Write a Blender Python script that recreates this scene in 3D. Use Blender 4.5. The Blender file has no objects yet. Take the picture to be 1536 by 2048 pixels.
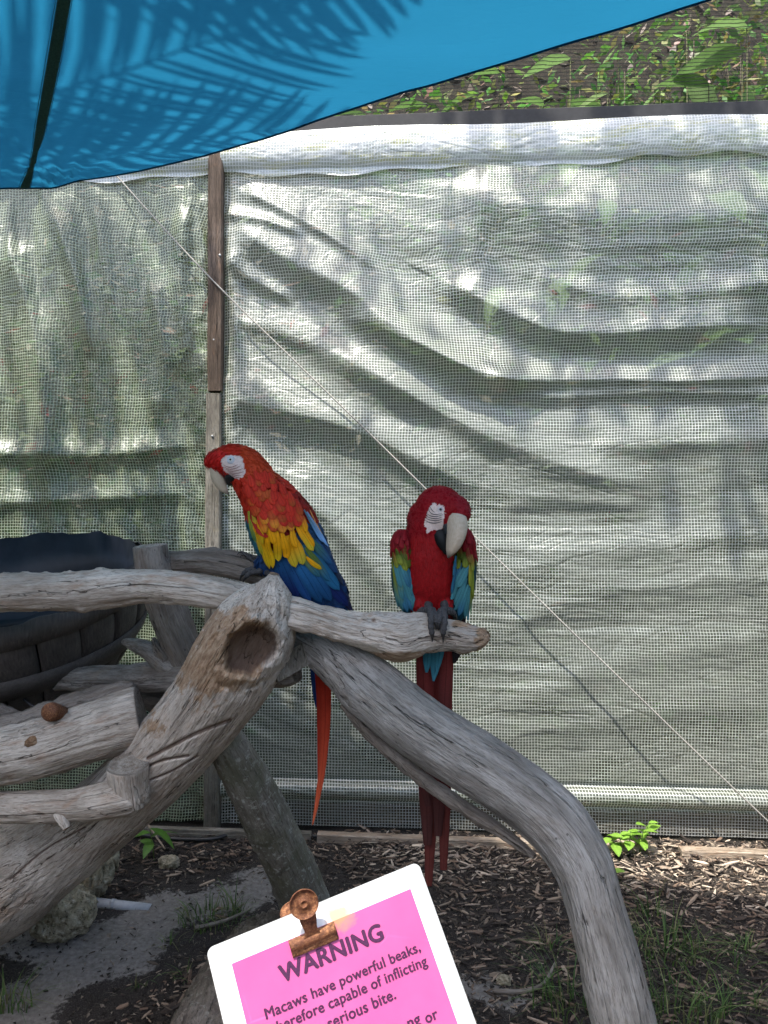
import bpy, bmesh, math, random
import numpy as np
from mathutils import Vector, Matrix
from mathutils.bvhtree import BVHTree

random.seed(7)
rng = np.random.default_rng(11)
SC = bpy.context.scene
COL = SC.collection

# ------------------------------------------------------------------ camera
CAMZ, F = 1.45, 1540.0            # eye height (m), focal length in pixels of the 1536x2048 photograph
cam_d = bpy.data.cameras.new('camera')
cam_d.sensor_fit = 'VERTICAL'
cam_d.sensor_height = 36.0
cam_d.lens = 36.0 * F / 2048.0
cam_d.clip_start = 0.05
cam_d.clip_end = 500.0
cam = bpy.data.objects.new('camera', cam_d)
cam.location = (0, 0, CAMZ)
cam.rotation_euler = (math.radians(90), 0, 0)
COL.objects.link(cam)
SC.camera = cam

# ------------------------------------------------------------------ light
LDIR = Vector((0.28, 0.38, -1.0)).normalized()      # the way sunlight travels
world = bpy.data.worlds.new('World')
SC.world = world
world.use_nodes = True
wn = world.node_tree
sky = wn.nodes.new('ShaderNodeTexSky')
sky.sky_type = 'NISHITA'
sky.sun_disc = False
sky.air_density = 0.8
sky.dust_density = 3.0
sky.ozone_density = 0.2
sky.sun_elevation = math.asin(-LDIR.z)
sky.sun_rotation = math.atan2(-LDIR.x, -LDIR.y)
wn.links.new(sky.outputs[0], wn.nodes['Background'].inputs[0])
wn.nodes['Background'].inputs[1].default_value = 0.15
sun_d = bpy.data.lights.new('sun', 'SUN')
sun_d.energy = 2.6
sun_d.angle = math.radians(0.55)
sun_d.color = (1.0, 0.955, 0.88)
sun = bpy.data.objects.new('sun', sun_d)
sun.rotation_euler = LDIR.to_track_quat('-Z', 'Y').to_euler()
sun.location = (-2, -3, 8)
COL.objects.link(sun)
SC.view_settings.view_transform = 'Standard'
SC.view_settings.look = 'None'
SC.view_settings.exposure = 1.6
SC.view_settings.gamma = 1.0
SC.view_settings.use_curve_mapping = False
SC.render.engine = 'CYCLES'
SC.cycles.use_denoising = True
SC.cycles.max_bounces = 5
SC.cycles.diffuse_bounces = 2
SC.cycles.use_adaptive_sampling = True
SC.cycles.adaptive_threshold = 0.03
SC.cycles.transparent_max_bounces = 10
SC.cycles.sample_clamp_indirect = 6.0

# ------------------------------------------------------------------ helpers
def P(u, v, Y):
    """point that stands at depth Y and shows at photograph pixel (u, v)"""
    return Vector(((u - 768) / F * Y, Y, CAMZ - (v - 1024) / F * Y))

def px(n, Y):
    return n * Y / F

def ground_at(u, v):
    Y = CAMZ * F / (v - 1024)
    return Vector(((u - 768) / F * Y, Y, 0))

def vnoise(p, seed=0):
    p = np.asarray(p, dtype=np.float64)
    i = np.floor(p).astype(np.int64)
    f = p - i
    f = f * f * (3 - 2 * f)
    out = np.zeros(len(p))
    for dx in (0, 1):
        for dy in (0, 1):
            for dz in (0, 1):
                h = ((i[:, 0] + dx) * 374761393 + (i[:, 1] + dy) * 668265263 + (i[:, 2] + dz) * 2147483647 + seed * 974711) & 0xffffffff
                h = ((h ^ (h >> 13)) * 1274126177) & 0xffffffff
                h = ((h ^ (h >> 16)) & 0xffff) / 65535.0
                w = (f[:, 0] if dx else 1 - f[:, 0]) * (f[:, 1] if dy else 1 - f[:, 1]) * (f[:, 2] if dz else 1 - f[:, 2])
                out += w * h
    return out * 2 - 1

def fbm(p, seed=0, octaves=4, gain=0.5):
    p = np.asarray(p, dtype=np.float64)
    a, s, t = 1.0, 0.0, 0.0
    for o in range(octaves):
        s = s + a * vnoise(p * (2 ** o), seed + o * 17)
        t += a
        a *= gain
    return s / t

def tag(o, label=None, cat=None, group=None, kind=None):
    if label: o['label'] = label
    if cat: o['category'] = cat
    if group: o['group'] = group
    if kind: o['kind'] = kind
    return o

def empty(name, loc, label=None, cat=None, group=None):
    o = bpy.data.objects.new(name, None)
    o.empty_display_size = 0.05
    o.location = loc
    COL.objects.link(o)
    return tag(o, label, cat, group)

def parent(o, p):
    o.parent = p
    o.matrix_parent_inverse = p_world(p).inverted()
    return o

def p_world(p):
    m = p.matrix_basis.copy()
    if p.parent:
        m = p_world(p.parent) @ p.matrix_parent_inverse @ m
    return m

class MB:
    """collects shapes, then links them as ONE mesh object"""
    def __init__(self):
        self.v, self.f, self.c, self.m, self.g, self.uv = [], [], [], [], [], None
    def add(self, verts, faces, col=None, mat=0, gc=None):
        b = len(self.v)
        self.v += [tuple(x) for x in verts]
        self.f += [tuple(i + b for i in fc) for fc in faces]
        self.m += [mat] * len(faces)
        if col is None: col = (1, 1, 1)
        if len(col) and not hasattr(col[0], '__len__'):
            self.c += [tuple(col)] * len(verts)
        else:
            self.c += [tuple(x) for x in col]
        if gc is None: gc = verts
        self.g += [tuple(x) for x in gc]
    def mesh(self, name, mats, smooth=True):
        me = bpy.data.meshes.new(name)
        me.from_pydata(self.v, [], self.f)
        for m in (mats if isinstance(mats, (list, tuple)) else [mats]):
            me.materials.append(m)
        if any(self.m): me.polygons.foreach_set('material_index', self.m)
        if smooth: me.polygons.foreach_set('use_smooth', [True] * len(me.polygons))
        ca = me.color_attributes.new('col', 'FLOAT_COLOR', 'POINT')
        ca.data.foreach_set('color', np.concatenate([np.array(self.c, dtype=np.float32).reshape(-1, 3), np.ones((len(self.c), 1), np.float32)], 1).ravel())
        ga = me.attributes.new('gc', 'FLOAT_VECTOR', 'POINT')
        ga.data.foreach_set('vector', np.array(self.g, dtype=np.float32).ravel())
        me.update()
        return me
    def build(self, name, mats, par=None, smooth=True):
        o = bpy.data.objects.new(name, self.mesh(name, mats, smooth))
        COL.objects.link(o)
        if par: parent(o, par)
        return o

def np_mesh(name, verts, faces, mat, par=None, smooth=True, uv=None, attrs=None):
    me = bpy.data.meshes.new(name)
    me.from_pydata(np.asarray(verts).tolist(), [], np.asarray(faces).tolist())
    me.materials.append(mat)
    if smooth: me.polygons.foreach_set('use_smooth', [True] * len(me.polygons))
    for k, a in (attrs or {}).items():
        a = np.asarray(a, dtype=np.float32)
        if a.ndim == 1:
            at = me.attributes.new(k, 'FLOAT', 'POINT'); at.data.foreach_set('value', a)
        else:
            at = me.attributes.new(k, 'FLOAT_VECTOR', 'POINT'); at.data.foreach_set('vector', a.ravel())
    me.update()
    o = bpy.data.objects.new(name, me)
    COL.objects.link(o)
    if par: parent(o, par)
    return o

def grid_faces(nx, ny):
    i = np.arange(nx - 1)[:, None]; j = np.arange(ny - 1)[None, :]
    a = i * ny + j
    return np.stack([a, a + ny, a + ny + 1, a + 1], -1).reshape(-1, 4)

def box(mb, c, s, rot=None, col=None, mat=0, jit=0.0):
    hx, hy, hz = s[0] / 2, s[1] / 2, s[2] / 2
    vs = []
    for x in (-hx, hx):
        for y in (-hy, hy):
            for z in (-hz, hz):
                p = Vector((x + random.uniform(-jit, jit), y + random.uniform(-jit, jit), z + random.uniform(-jit, jit)))
                if rot is not None: p = rot @ p
                vs.append(p + Vector(c))
    mb.add(vs, [(0, 1, 3, 2), (4, 6, 7, 5), (0, 4, 5, 1), (2, 3, 7, 6), (0, 2, 6, 4), (1, 5, 7, 3)], col, mat)

def catmull(pts, n):
    """pts: rows of any width; n samples through all of them"""
    p = np.array(pts, dtype=float)
    p = np.vstack([2 * p[0] - p[1], p, 2 * p[-1] - p[-2]])
    m = len(p) - 3
    t = np.linspace(0, m - 1e-9, n)
    i = np.floor(t).astype(int); f = (t - i)[:, None]
    a, b, c, d = p[i], p[i + 1], p[i + 2], p[i + 3]
    return 0.5 * ((2 * b) + (c - a) * f + (2 * a - 5 * b + 4 * c - d) * f ** 2 + (3 * b - a - 3 * c + d) * f ** 3)

def frames(c):
    c = np.asarray(c, float)
    t = np.gradient(c, axis=0)
    t /= np.linalg.norm(t, axis=1)[:, None] + 1e-12
    up = np.array((0, 0, 1.0)) if abs(t[0][2]) < 0.8 else np.array((1.0, 0, 0))
    n = np.zeros_like(c); b = np.zeros_like(c)
    x = np.cross(up, t[0]); x /= np.linalg.norm(x)
    for k in range(len(c)):
        x = x - t[k] * x.dot(t[k]); x /= np.linalg.norm(x)
        n[k] = x; b[k] = np.cross(t[k], x)
    return t, n, b

def tube(mb, pts, radii, around=8, col=None, mat=0, cap=True):
    c = np.asarray([tuple(p) for p in pts], float)
    r = np.broadcast_to(np.asarray(radii, float), (len(c),))
    t, n, b = frames(c)
    vs = []; gcs = []
    th = np.linspace(0, 2 * math.pi, around, endpoint=False)
    ln = 0.0
    for k in range(len(c)):
        if k: ln += float(np.linalg.norm(c[k] - c[k - 1]))
        for a in th:
            vs.append(c[k] + r[k] * (math.cos(a) * n[k] + math.sin(a) * b[k]))
            gcs.append((r[k] * math.cos(a), r[k] * math.sin(a), ln))
    fs = []
    for k in range(len(c) - 1):
        for j in range(around):
            j2 = (j + 1) % around
            fs.append((k * around + j, k * around + j2, (k + 1) * around + j2, (k + 1) * around + j))
    if cap:
        fs.append(tuple(range(around))[::-1])
        fs.append(tuple((len(c) - 1) * around + j for j in range(around)))
    if col is not None and len(col) == len(c) and hasattr(col[0], '__len__'):
        col = [x for x in col for _ in range(around)]
    mb.add(vs, fs, col, mat, gcs)

# ------------------------------------------------------------------ materials
def mat_new(name):
    m = bpy.data.materials.new(name); m.use_nodes = True
    nt = m.node_tree; nt.nodes.clear()
    out = nt.nodes.new('ShaderNodeOutputMaterial')
    return m, nt, out

class N:
    """tiny node-graph shorthand"""
    def __init__(self, nt): self.nt = nt
    def n(self, t, **kw):
        x = self.nt.nodes.new('ShaderNode' + t)
        for k, v in kw.items(): setattr(x, k, v)
        return x
    def put(self, s, v):
        if hasattr(v, 'is_output') or hasattr(v, 'links'): self.nt.links.new(v, s)
        else:
            if hasattr(v, '__len__') and len(v) == 3 and s.type == 'RGBA': v = (*v, 1)
            s.default_value = v
    def math(self, op, a, b=0.0, c=None, clamp=False):
        x = self.n('Math', operation=op, use_clamp=clamp)
        self.put(x.inputs[0], a); self.put(x.inputs[1], b)
        if c is not None: self.put(x.inputs[2], c)
        return x.outputs[0]
    def noise(self, vec, scale, detail=4, rough=0.55, dist=0.0):
        x = self.n('TexNoise'); self.put(x.inputs['Vector'], vec)
        x.inputs['Scale'].default_value = scale; x.inputs['Detail'].default_value = detail
        x.inputs['Roughness'].default_value = rough; x.inputs['Distortion'].default_value = dist
        return x.outputs['Fac']
    def voro(self, vec, scale, feature='F1'):
        x = self.n('TexVoronoi', feature=feature); self.put(x.inputs['Vector'], vec)
        x.inputs['Scale'].default_value = scale
        return x.outputs[0]
    def scale(self, vec, s):
        x = self.n('VectorMath', operation='MULTIPLY'); self.put(x.inputs[0], vec); x.inputs[1].default_value = s
        return x.outputs[0]
    def ramp(self, fac, stops):
        x = self.n('ValToRGB'); self.put(x.inputs[0], fac)
        e = x.color_ramp.elements
        while len(e) < len(stops): e.new(0.5)
        for k, (p, c) in enumerate(stops):
            e[k].position = p
            e[k].color = (c, c, c, 1) if not hasattr(c, '__len__') else (*c, 1)
        return x.outputs[0]
    def mix(self, f, a, b, mode='MIX'):
        x = self.n('Mix', data_type='RGBA', blend_type=mode)
        self.put(x.inputs[0], f); self.put(x.inputs[6], a); self.put(x.inputs[7], b)
        return x.outputs[2]
    def attr(self, name, out='Vector'):
        x = self.n('Attribute', attribute_name=name); return x.outputs[out]
    def obj(self): return self.n('TexCoord').outputs['Object']
    def bump(self, h, strength=0.5, dist=0.01):
        x = self.n('Bump'); self.put(x.inputs['Height'], h)
        x.inputs['Strength'].default_value = strength; x.inputs['Distance'].default_value = dist
        return x.outputs[0]
    def bsdf(self, out, col, rough=0.7, normal=None, spec=0.3, **kw):
        x = self.n('BsdfPrincipled')
        self.put(x.inputs['Base Color'], col); self.put(x.inputs['Roughness'], rough)
        x.inputs['Specular IOR Level'].default_value = spec
        for k, v in kw.items(): self.put(x.inputs[k], v)
        if normal is not None: self.put(x.inputs['Normal'], normal)
        if out is not None: self.nt.links.new(x.outputs[0], out.inputs[0])
        return x

def wood_mat(name, light, mid, dark, patch, patch_amt=0.35, lichen=0.0, crack=0.5, torn=None, broad=0.0):
    m, nt, out = mat_new(name); g = N(nt)
    gc = g.attr('gc')
    grain = g.noise(g.scale(gc, (1, 1, 0.045)), 95, 5, 0.62, 0.5)
    fine = g.noise(g.scale(gc, (1, 1, 0.10)), 380, 2, 0.65)
    blot = g.noise(g.scale(gc, (1, 1, 0.7)), 7.5, 4, 0.6, 0.5)
    blot2 = g.noise(g.scale(gc, (1, 1, 0.4)), 21, 4, 0.68, 0.9)
    md2 = tuple((a + b) / 2 for a, b in zip(dark, mid))
    c = g.ramp(grain, [(0.28, md2), (0.44, mid), (0.62, tuple((a + b) / 2 for a, b in zip(light, mid))), (0.78, light)])
    c = g.mix(g.ramp(blot, [(0.36, 0.65), (0.50, 0.0)]), c, tuple(0.55 * a + 0.45 * b for a, b in zip(mid, dark)))
    c = g.mix(g.ramp(blot, [(0.50, 0.0), (0.66, 0.7)]), c, light)
    pk = g.math('MULTIPLY', g.ramp(blot2, [(0.54, 0.0), (0.70, 1.0)]), patch_amt)
    c = g.mix(pk, c, patch)
    c = g.mix(g.math('MULTIPLY', g.ramp(fine, [(0.36, 1.0), (0.50, 0.0)]), 0.55), c, dark)
    if broad > 0:
        bd = g.noise(g.scale(gc, (1, 1, 0.22)), 22, 4, 0.6, 0.5)
        c = g.mix(g.ramp(bd, [(0.34, broad), (0.52, 0.0)]), c, dark)
    tm = None
    if torn:
        ts = g.n('SeparateColor'); g.put(ts.inputs[0], g.attr('col', 'Color'))
        rag = g.noise(g.scale(gc, (1, 1, 0.45)), 48, 5, 0.7, 0.6)
        tm = g.ramp(g.math('ADD', ts.outputs[0], g.math('MULTIPLY', g.math('SUBTRACT', rag, 0.5), 1.5)), [(0.42, 0.0), (0.62, 1.0)])
        tg = g.ramp(g.noise(g.scale(gc, (1, 1, 0.3)), 120, 5, 0.7, 0.5), [(0.3, torn[2]), (0.5, torn[1]), (0.68, torn[0])])
        c = g.mix(g.math('MULTIPLY', tm, 0.9), c, tg)
        c = g.mix(g.ramp(g.math('ADD', ts.outputs[1], g.math('MULTIPLY', g.math('SUBTRACT', rag, 0.5), 0.5)), [(0.35, 0.0), (0.7, 0.85)]), c, g.mix(rag, (0.09, 0.06, 0.045), (0.24, 0.16, 0.12)))
    # drying checks along the grain and worm pits
    ck = g.noise(g.scale(gc, (1, 1, 0.018)), 34, 3, 0.5, 0.25)
    ckm = g.math('MULTIPLY', g.ramp(g.math('ABSOLUTE', g.math('SUBTRACT', ck, 0.5)), [(0.0, 1.0), (0.007, 0.0)]), g.ramp(blot2, [(0.46, 0.0), (0.54, crack)]))
    c = g.mix(ckm, c, (0.03, 0.024, 0.019))
    vz = g.voro(gc, 38)
    pit = g.math('MULTIPLY', g.ramp(vz, [(0.07, 1.0), (0.11, 0.0)]), g.ramp(g.noise(gc, 10, 2), [(0.56, 0.0), (0.64, 0.7)]))
    c = g.mix(pit, c, (0.05, 0.04, 0.032))
    if lichen > 0:
        lm = g.ramp(g.noise(gc, 62, 4, 0.7), [(0.56, 0.0), (0.63, lichen)])
        c = g.mix(lm, c, (0.46, 0.47, 0.41))
        gm = g.ramp(g.noise(gc, 11, 4, 0.6), [(0.45, 0.0), (0.65, lichen * 0.8)])
        c = g.mix(gm, c, (0.10, 0.105, 0.06))
    h = g.math('ADD', g.math('MULTIPLY', grain, 0.6), g.math('MULTIPLY', fine, 0.25))
    h = g.math('SUBTRACT', h, g.math('MULTIPLY', g.ramp(g.math('ABSOLUTE', g.math('SUBTRACT', ck, 0.5)), [(0.0, 1.0), (0.007, 0.0)]), 0.6 * crack))
    g.bsdf(out, c, g.math('ADD', 0.62, g.math('MULTIPLY', blot, 0.2)), g.bump(h, 1.0, 0.010), 0.12)
    return m

M = {}
TORN = ((0.50, 0.39, 0.28), (0.34, 0.22, 0.13), (0.15, 0.085, 0.05))
M['drift'] = wood_mat('driftwood', (0.68, 0.615, 0.53), (0.47, 0.405, 0.335), (0.16, 0.125, 0.092), (0.34, 0.20, 0.12), 0.6, 0.0, 1.0, None, 0.55)
M['drift_torn'] = wood_mat('driftwood_with_rot', (0.70, 0.64, 0.56), (0.52, 0.455, 0.385), (0.20, 0.155, 0.115), (0.40, 0.26, 0.165), 0.5, 0.0, 1.0, TORN, 0.28)
M['drift_grey'] = wood_mat('grey_driftwood', (0.43, 0.415, 0.39), (0.28, 0.265, 0.24), (0.095, 0.085, 0.073), (0.20, 0.155, 0.115), 0.35, 0.0, 1.0, None, 0.5)
M['drift_dark'] = wood_mat('dark_driftwood', (0.36, 0.325, 0.285), (0.22, 0.19, 0.16), (0.09, 0.072, 0.058), (0.26, 0.17, 0.10), 0.35, 0.0, 0.9, None, 0.6)
M['lichen_wood'] = wood_mat('lichen_wood', (0.33, 0.31, 0.27), (0.20, 0.185, 0.15), (0.08, 0.07, 0.056), (0.16, 0.13, 0.09), 0.3, 0.7, 0.5)
M['bark'] = wood_mat('palm_bark', (0.24, 0.21, 0.18), (0.12, 0.10, 0.085), (0.045, 0.037, 0.03), (0.15, 0.11, 0.08), 0.3, 0.25, 1.0)
M['torn'] = wood_mat('torn_brown_wood', (0.44, 0.30, 0.19), (0.30, 0.17, 0.09), (0.12, 0.065, 0.035), (0.42, 0.34, 0.25), 0.5, 0.0, 0.6)
M['plank'] = wood_mat('weathered_plank', (0.20, 0.155, 0.125), (0.105, 0.077, 0.058), (0.035, 0.026, 0.02), (0.22, 0.13, 0.08), 0.4, 0.0, 1.0)
M['plank_grey'] = wood_mat('grey_plank', (0.32, 0.295, 0.25), (0.19, 0.17, 0.14), (0.07, 0.06, 0.048), (0.30, 0.25, 0.15), 0.4, 0.1, 1.0)
M['sill'] = wood_mat('bleached_timber', (0.50, 0.43, 0.35), (0.34, 0.27, 0.20), (0.15, 0.11, 0.08), (0.30, 0.18, 0.10), 0.5, 0.0, 0.8)

def simple_mat(name, col, rough=0.6, nscale=30.0, namt=0.25, spec=0.3, bump=0.2, metal=0.0, bdist=0.003):
    m, nt, out = mat_new(name); g = N(nt)
    nz = g.noise(g.obj(), nscale, 5, 0.6)
    c = g.mix(g.ramp(nz, [(0.3, 0.0), (0.7, 1.0)]), tuple(x * (1 - namt) for x in col), tuple(min(1, x * (1 + namt)) for x in col))
    g.bsdf(out, c, rough, g.bump(nz, bump, bdist), spec, Metallic=metal)
    return m

def attr_mat(name, rough=0.6, spec=0.25, nscale=160.0, amt=0.2, trans=0.0, sheen=0.0):
    m, nt, out = mat_new(name); g = N(nt)
    c = g.attr('col', 'Color')
    nz = g.noise(g.obj(), nscale, 3, 0.6)
    k = g.math('ADD', 1 - amt, g.math('MULTIPLY', nz, 2 * amt))
    vm = g.n('VectorMath', operation='SCALE'); g.put(vm.inputs[0], c); g.put(vm.inputs['Scale'], k)
    b = g.bsdf(None, vm.outputs[0], rough, None, spec)
    if sheen: b.inputs['Sheen Weight'].default_value = sheen
    if trans > 0:
        tr = g.n('BsdfTranslucent'); g.put(tr.inputs[0], vm.outputs[0])
        mx = g.n('MixShader'); mx.inputs[0].default_value = trans
        nt.links.new(b.outputs[0], mx.inputs[1]); nt.links.new(tr.outputs[0], mx.inputs[2])
        nt.links.new(mx.outputs[0], out.inputs[0])
    else:
        nt.links.new(b.outputs[0], out.inputs[0])
    return m

M['chip'] = attr_mat('mulch_chip', 0.8, 0.2, 120, 0.35)
M['leaf'] = attr_mat('leaf', 0.45, 0.4, 40, 0.25, 0.35)
M['grass'] = attr_mat('grass_blade', 0.5, 0.3, 60, 0.2, 0.3)
# ================================================================== SETTING
def Yw(u):                                   # depth of the screen wall along pixel column u
    return 3.5 / (1 + 0.07 * (u - 768) / F)
def YwX(X):
    return 3.5 - 0.07 * X
def W(u, v, off=0.0):
    p = P(u, v, Yw(u)); p.y -= off
    return p

# ---- ground: one sheet, sand path through dark soil, reaching the horizon
def seg_dist(px_, py_, poly):
    d = np.full(px_.shape, 1e9)
    for (x0, y0), (x1, y1) in zip(poly[:-1], poly[1:]):
        dx, dy = x1 - x0, y1 - y0
        t = np.clip(((px_ - x0) * dx + (py_ - y0) * dy) / (dx * dx + dy * dy), 0, 1)
        d = np.minimum(d, np.hypot(px_ - x0 - t * dx, py_ - y0 - t * dy))
    return d
SAND = [tuple(ground_at(u, v)[:2]) for u, v in ((560, 1770), (430, 1805), (300, 1850), (200, 1920), (60, 1990), (-150, 2080))]
SAND2 = [tuple(ground_at(u, v)[:2]) for u, v in ((-60, 1850), (60, 1880), (140, 1900))]
SAND3 = [tuple(ground_at(u, v)[:2]) for u, v in ((960, 1985), (1010, 2010))]
def ground_h(x, y):
    p = np.stack([x * 2.2, y * 2.2, np.zeros_like(x)], -1)
    q = np.stack([x * 14, y * 14, np.zeros_like(x)], -1)
    near = np.exp(-((x) ** 2 + (y - 2.5) ** 2) / 9.0)
    return (0.022 * fbm(p, 3, 3) + 0.010 * fbm(q, 9, 3)) * near
gx = np.concatenate([[-200, -60, -20, -8, -4], np.linspace(-2.4, 2.4, 240), [4, 8, 20, 60, 200]])
gy = np.concatenate([[-200, -60, -20, -8, -3, -1], np.linspace(0.4, 3.9, 180), [5, 8, 20, 60, 200]])
GX, GY = np.meshgrid(gx, gy, indexing='ij')
gxf, gyf = GX.ravel(), GY.ravel()
gz = ground_h(gxf, gyf)
nz = fbm(np.stack([gxf * 6, gyf * 6, gxf * 0], -1), 21, 4)
sand = np.maximum.reduce([1 - seg_dist(gxf, gyf, SAND) / 0.20, 1 - seg_dist(gxf, gyf, SAND2) / 0.16, 0.75 - seg_dist(gxf, gyf, SAND3) / 0.14]) + nz * 0.75
sand = np.clip(sand * 1.4, 0, 1)
m, nt, out = mat_new('soil_and_sand'); g = N(nt)
s = g.attr('sand', 'Fac')
o_ = g.obj()
n1 = g.noise(o_, 55, 6, 0.7); n2 = g.noise(o_, 260, 4, 0.7); n3 = g.noise(o_, 18, 4, 0.6)
soil = g.ramp(n2, [(0.3, (0.012, 0.010, 0.009)), (0.55, (0.045, 0.039, 0.034)), (0.75, (0.16, 0.14, 0.125))])
sandc = g.ramp(n1, [(0.3, (0.13, 0.118, 0.105)), (0.6, (0.245, 0.227, 0.205)), (0.8, (0.34, 0.32, 0.29))])
sm = g.math('ADD', s, g.math('MULTIPLY', g.math('SUBTRACT', n1, 0.5), 1.6))
sm = g.ramp(sm, [(0.30, 0.0), (0.55, 1.0)])
c = g.mix(sm, soil, sandc)
g.bsdf(out, c, 0.9, g.bump(g.math('ADD', n1, g.math('MULTIPLY', n2, 0.5)), 0.8, 0.012), 0.15)
M['soil'] = m
tag(np_mesh('ground', np.stack([gxf, gyf, gz], -1), grid_faces(len(gx), len(gy)), m, attrs={'sand': sand}), 'dark soil with a pale sandy path in front of the screen', kind='structure')

# ---- the bank rising behind the screen
bx_ = np.linspace(-9, 9, 90); by_ = np.linspace(3.95, 12, 60)
BX, BY = np.meshgrid(bx_, by_, indexing='ij')
bxf, byf = BX.ravel(), BY.ravel()
def bank_h(x, y):
    return 0.05 + np.clip(y - 4.0, 0, 9) * 2.1 + 0.12 * fbm(np.stack([x * 1.4, y * 1.4, x * 0], -1), 31, 4)
bz = bank_h(bxf, byf) - np.where(byf < 4.0, 0.25, 0.0)
m, nt, out = mat_new('bank_earth'); g = N(nt)
o_ = g.obj()
c = g.ramp(g.noise(o_, 14, 6, 0.7), [(0.3, (0.016, 0.014, 0.012)), (0.5, (0.042, 0.036, 0.029)), (0.7, (0.055, 0.06, 0.035))])
g.bsdf(out, c, 0.9, g.bump(g.noise(o_, 40, 5, 0.7), 0.8, 0.03), 0.1)
tag(np_mesh('bank', np.stack([bxf, byf, bz], -1), grid_faces(len(bx_), len(by_)), m), 'planted earth bank rising behind the screen wall', kind='structure')

# ---- reinforced plastic sheeting
def sheet_mat(name, cell, cell_col, haze, clear, thread_col, twidth=0.24, milky=0.0, stain=0.0, zigzag=False):
    m, nt, out = mat_new(name); g = N(nt)
    st = g.attr('st')
    wob = g.n('TexNoise'); g.put(wob.inputs['Vector'], st); wob.inputs['Scale'].default_value = 5.0; wob.inputs['Detail'].default_value = 3
    wv = g.n('VectorMath', operation='MULTIPLY_ADD'); g.put(wv.inputs[0], wob.outputs['Color']); wv.inputs[1].default_value = (0.008, 0.008, 0); g.put(wv.inputs[2], st)
    sep = g.n('SeparateXYZ'); g.put(sep.inputs[0], wv.outputs[0])
    def line(x, w):
        d = g.math('ABSOLUTE', g.math('SUBTRACT', g.math('FRACT', g.math('DIVIDE', x, cell)), 0.5))
        return g.ramp(d, [(w * 0.35, 1.0), (w * 0.75, 0.0)])
    tv = g.noise(g.scale(st, (1, 1, 1)), 60, 2)
    lx = line(sep.outputs[0], twidth); ly = line(sep.outputs[1], twidth)
    th = g.math('MAXIMUM', lx, ly)
    th = g.math('MULTIPLY', th, g.math('ADD', 0.62, g.math('MULTIPLY', tv, 0.5)), clamp=True)
    if zigzag:
        zx = g.math('PINGPONG', g.math('MULTIPLY', sep.outputs[0], 1.0), 0.02)
        dz = g.math('ABSOLUTE', g.math('SUBTRACT', g.math('SUBTRACT', sep.outputs[1], zigzag), zx))
        th = g.math('MAXIMUM', th, g.math('MULTIPLY', g.ramp(dz, [(0.002, 1.0), (0.005, 0.0)]), 0.8))
    dirt = g.noise(g.scale(st, (1.0, 1.6, 1)), 3.2, 3, 0.62, 0.5)
    dirt2 = g.noise(g.scale(st, (0.6, 2.5, 1)), 9, 4, 0.6)
    cc = g.mix(g.ramp(dirt, [(0.35, 0.0), (0.7, 0.8)]), cell_col, tuple(x * k for x, k in zip(cell_col, (0.55, 0.60, 0.38))))
    if stain: cc = g.mix(g.math('MULTIPLY', g.ramp(dirt2, [(0.50, 0.0), (0.64, 1.0)]), stain), cc, (0.56, 0.54, 0.16))
    col = g.mix(th, cc, thread_col)
    crk = g.noise(st, 22, 3, 0.6, 1.2)
    rg = g.math('ABSOLUTE', g.math('SUBTRACT', g.noise(g.scale(st, (0.5, 1.1, 1)), 4.0, 2, 0.5, 1.5), 0.5))
    crk = g.math('ADD', crk, g.math('MULTIPLY', g.ramp(rg, [(0.0, 0.0), (0.04, 1.0)]), 0.30))
    nrm = g.bump(crk, 0.35, 0.012)
    d = g.n('BsdfDiffuse'); g.put(d.inputs[0], col); g.put(d.inputs['Normal'], nrm)
    t = g.n('BsdfTranslucent'); g.put(t.inputs[0], col)
    gl = g.n('BsdfGlossy'); gl.inputs['Roughness'].default_value = 0.42; gl.inputs[0].default_value = (0.9, 0.93, 0.95, 1); g.put(gl.inputs['Normal'], nrm)
    tr = g.n('BsdfTransparent'); tr.inputs[0].default_value = (0.80, 0.86, 0.78, 1)
    m1 = g.n('MixShader'); m1.inputs[0].default_value = 0.34
    nt.links.new(d.outputs[0], m1.inputs[1]); nt.links.new(t.outputs[0], m1.inputs[2])
    m2 = g.n('MixShader'); m2.inputs[0].default_value = 0.10
    nt.links.new(m1.outputs[0], m2.inputs[1]); nt.links.new(gl.outputs[0], m2.inputs[2])
    fac = g.math('ADD', g.math('MULTIPLY', th, 1 - haze), haze, clamp=True)
    m3 = g.n('MixShader'); g.put(m3.inputs[0], fac)
    nt.links.new(tr.outputs[0], m3.inputs[1]); nt.links.new(m2.outputs[0], m3.inputs[2])
    nt.links.new(m3.outputs[0], out.inputs[0])
    return m
CELL = 0.0134
M['sheet'] = sheet_mat('reinforced_plastic', CELL, (0.135, 0.155, 0.105), 0.60, 0.4, (0.70, 0.735, 0.665), 0.22)
M['sheet_left'] = sheet_mat('reinforced_plastic_clear', CELL, (0.09, 0.12, 0.06), 0.58, 0.5, (0.52, 0.59, 0.43), 0.19)
M['skirt'] = sheet_mat('clear_skirt_plastic', CELL, (0.26, 0.25, 0.22), 0.25, 0.5, (0.70, 0.70, 0.66), 0.18)
M['hem'] = sheet_mat('folded_plastic_hem', CELL, (0.66, 0.68, 0.70), 0.88, 0.1, (0.92, 0.94, 0.95), 0.22, stain=0.75, zigzag=0.02)

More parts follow.
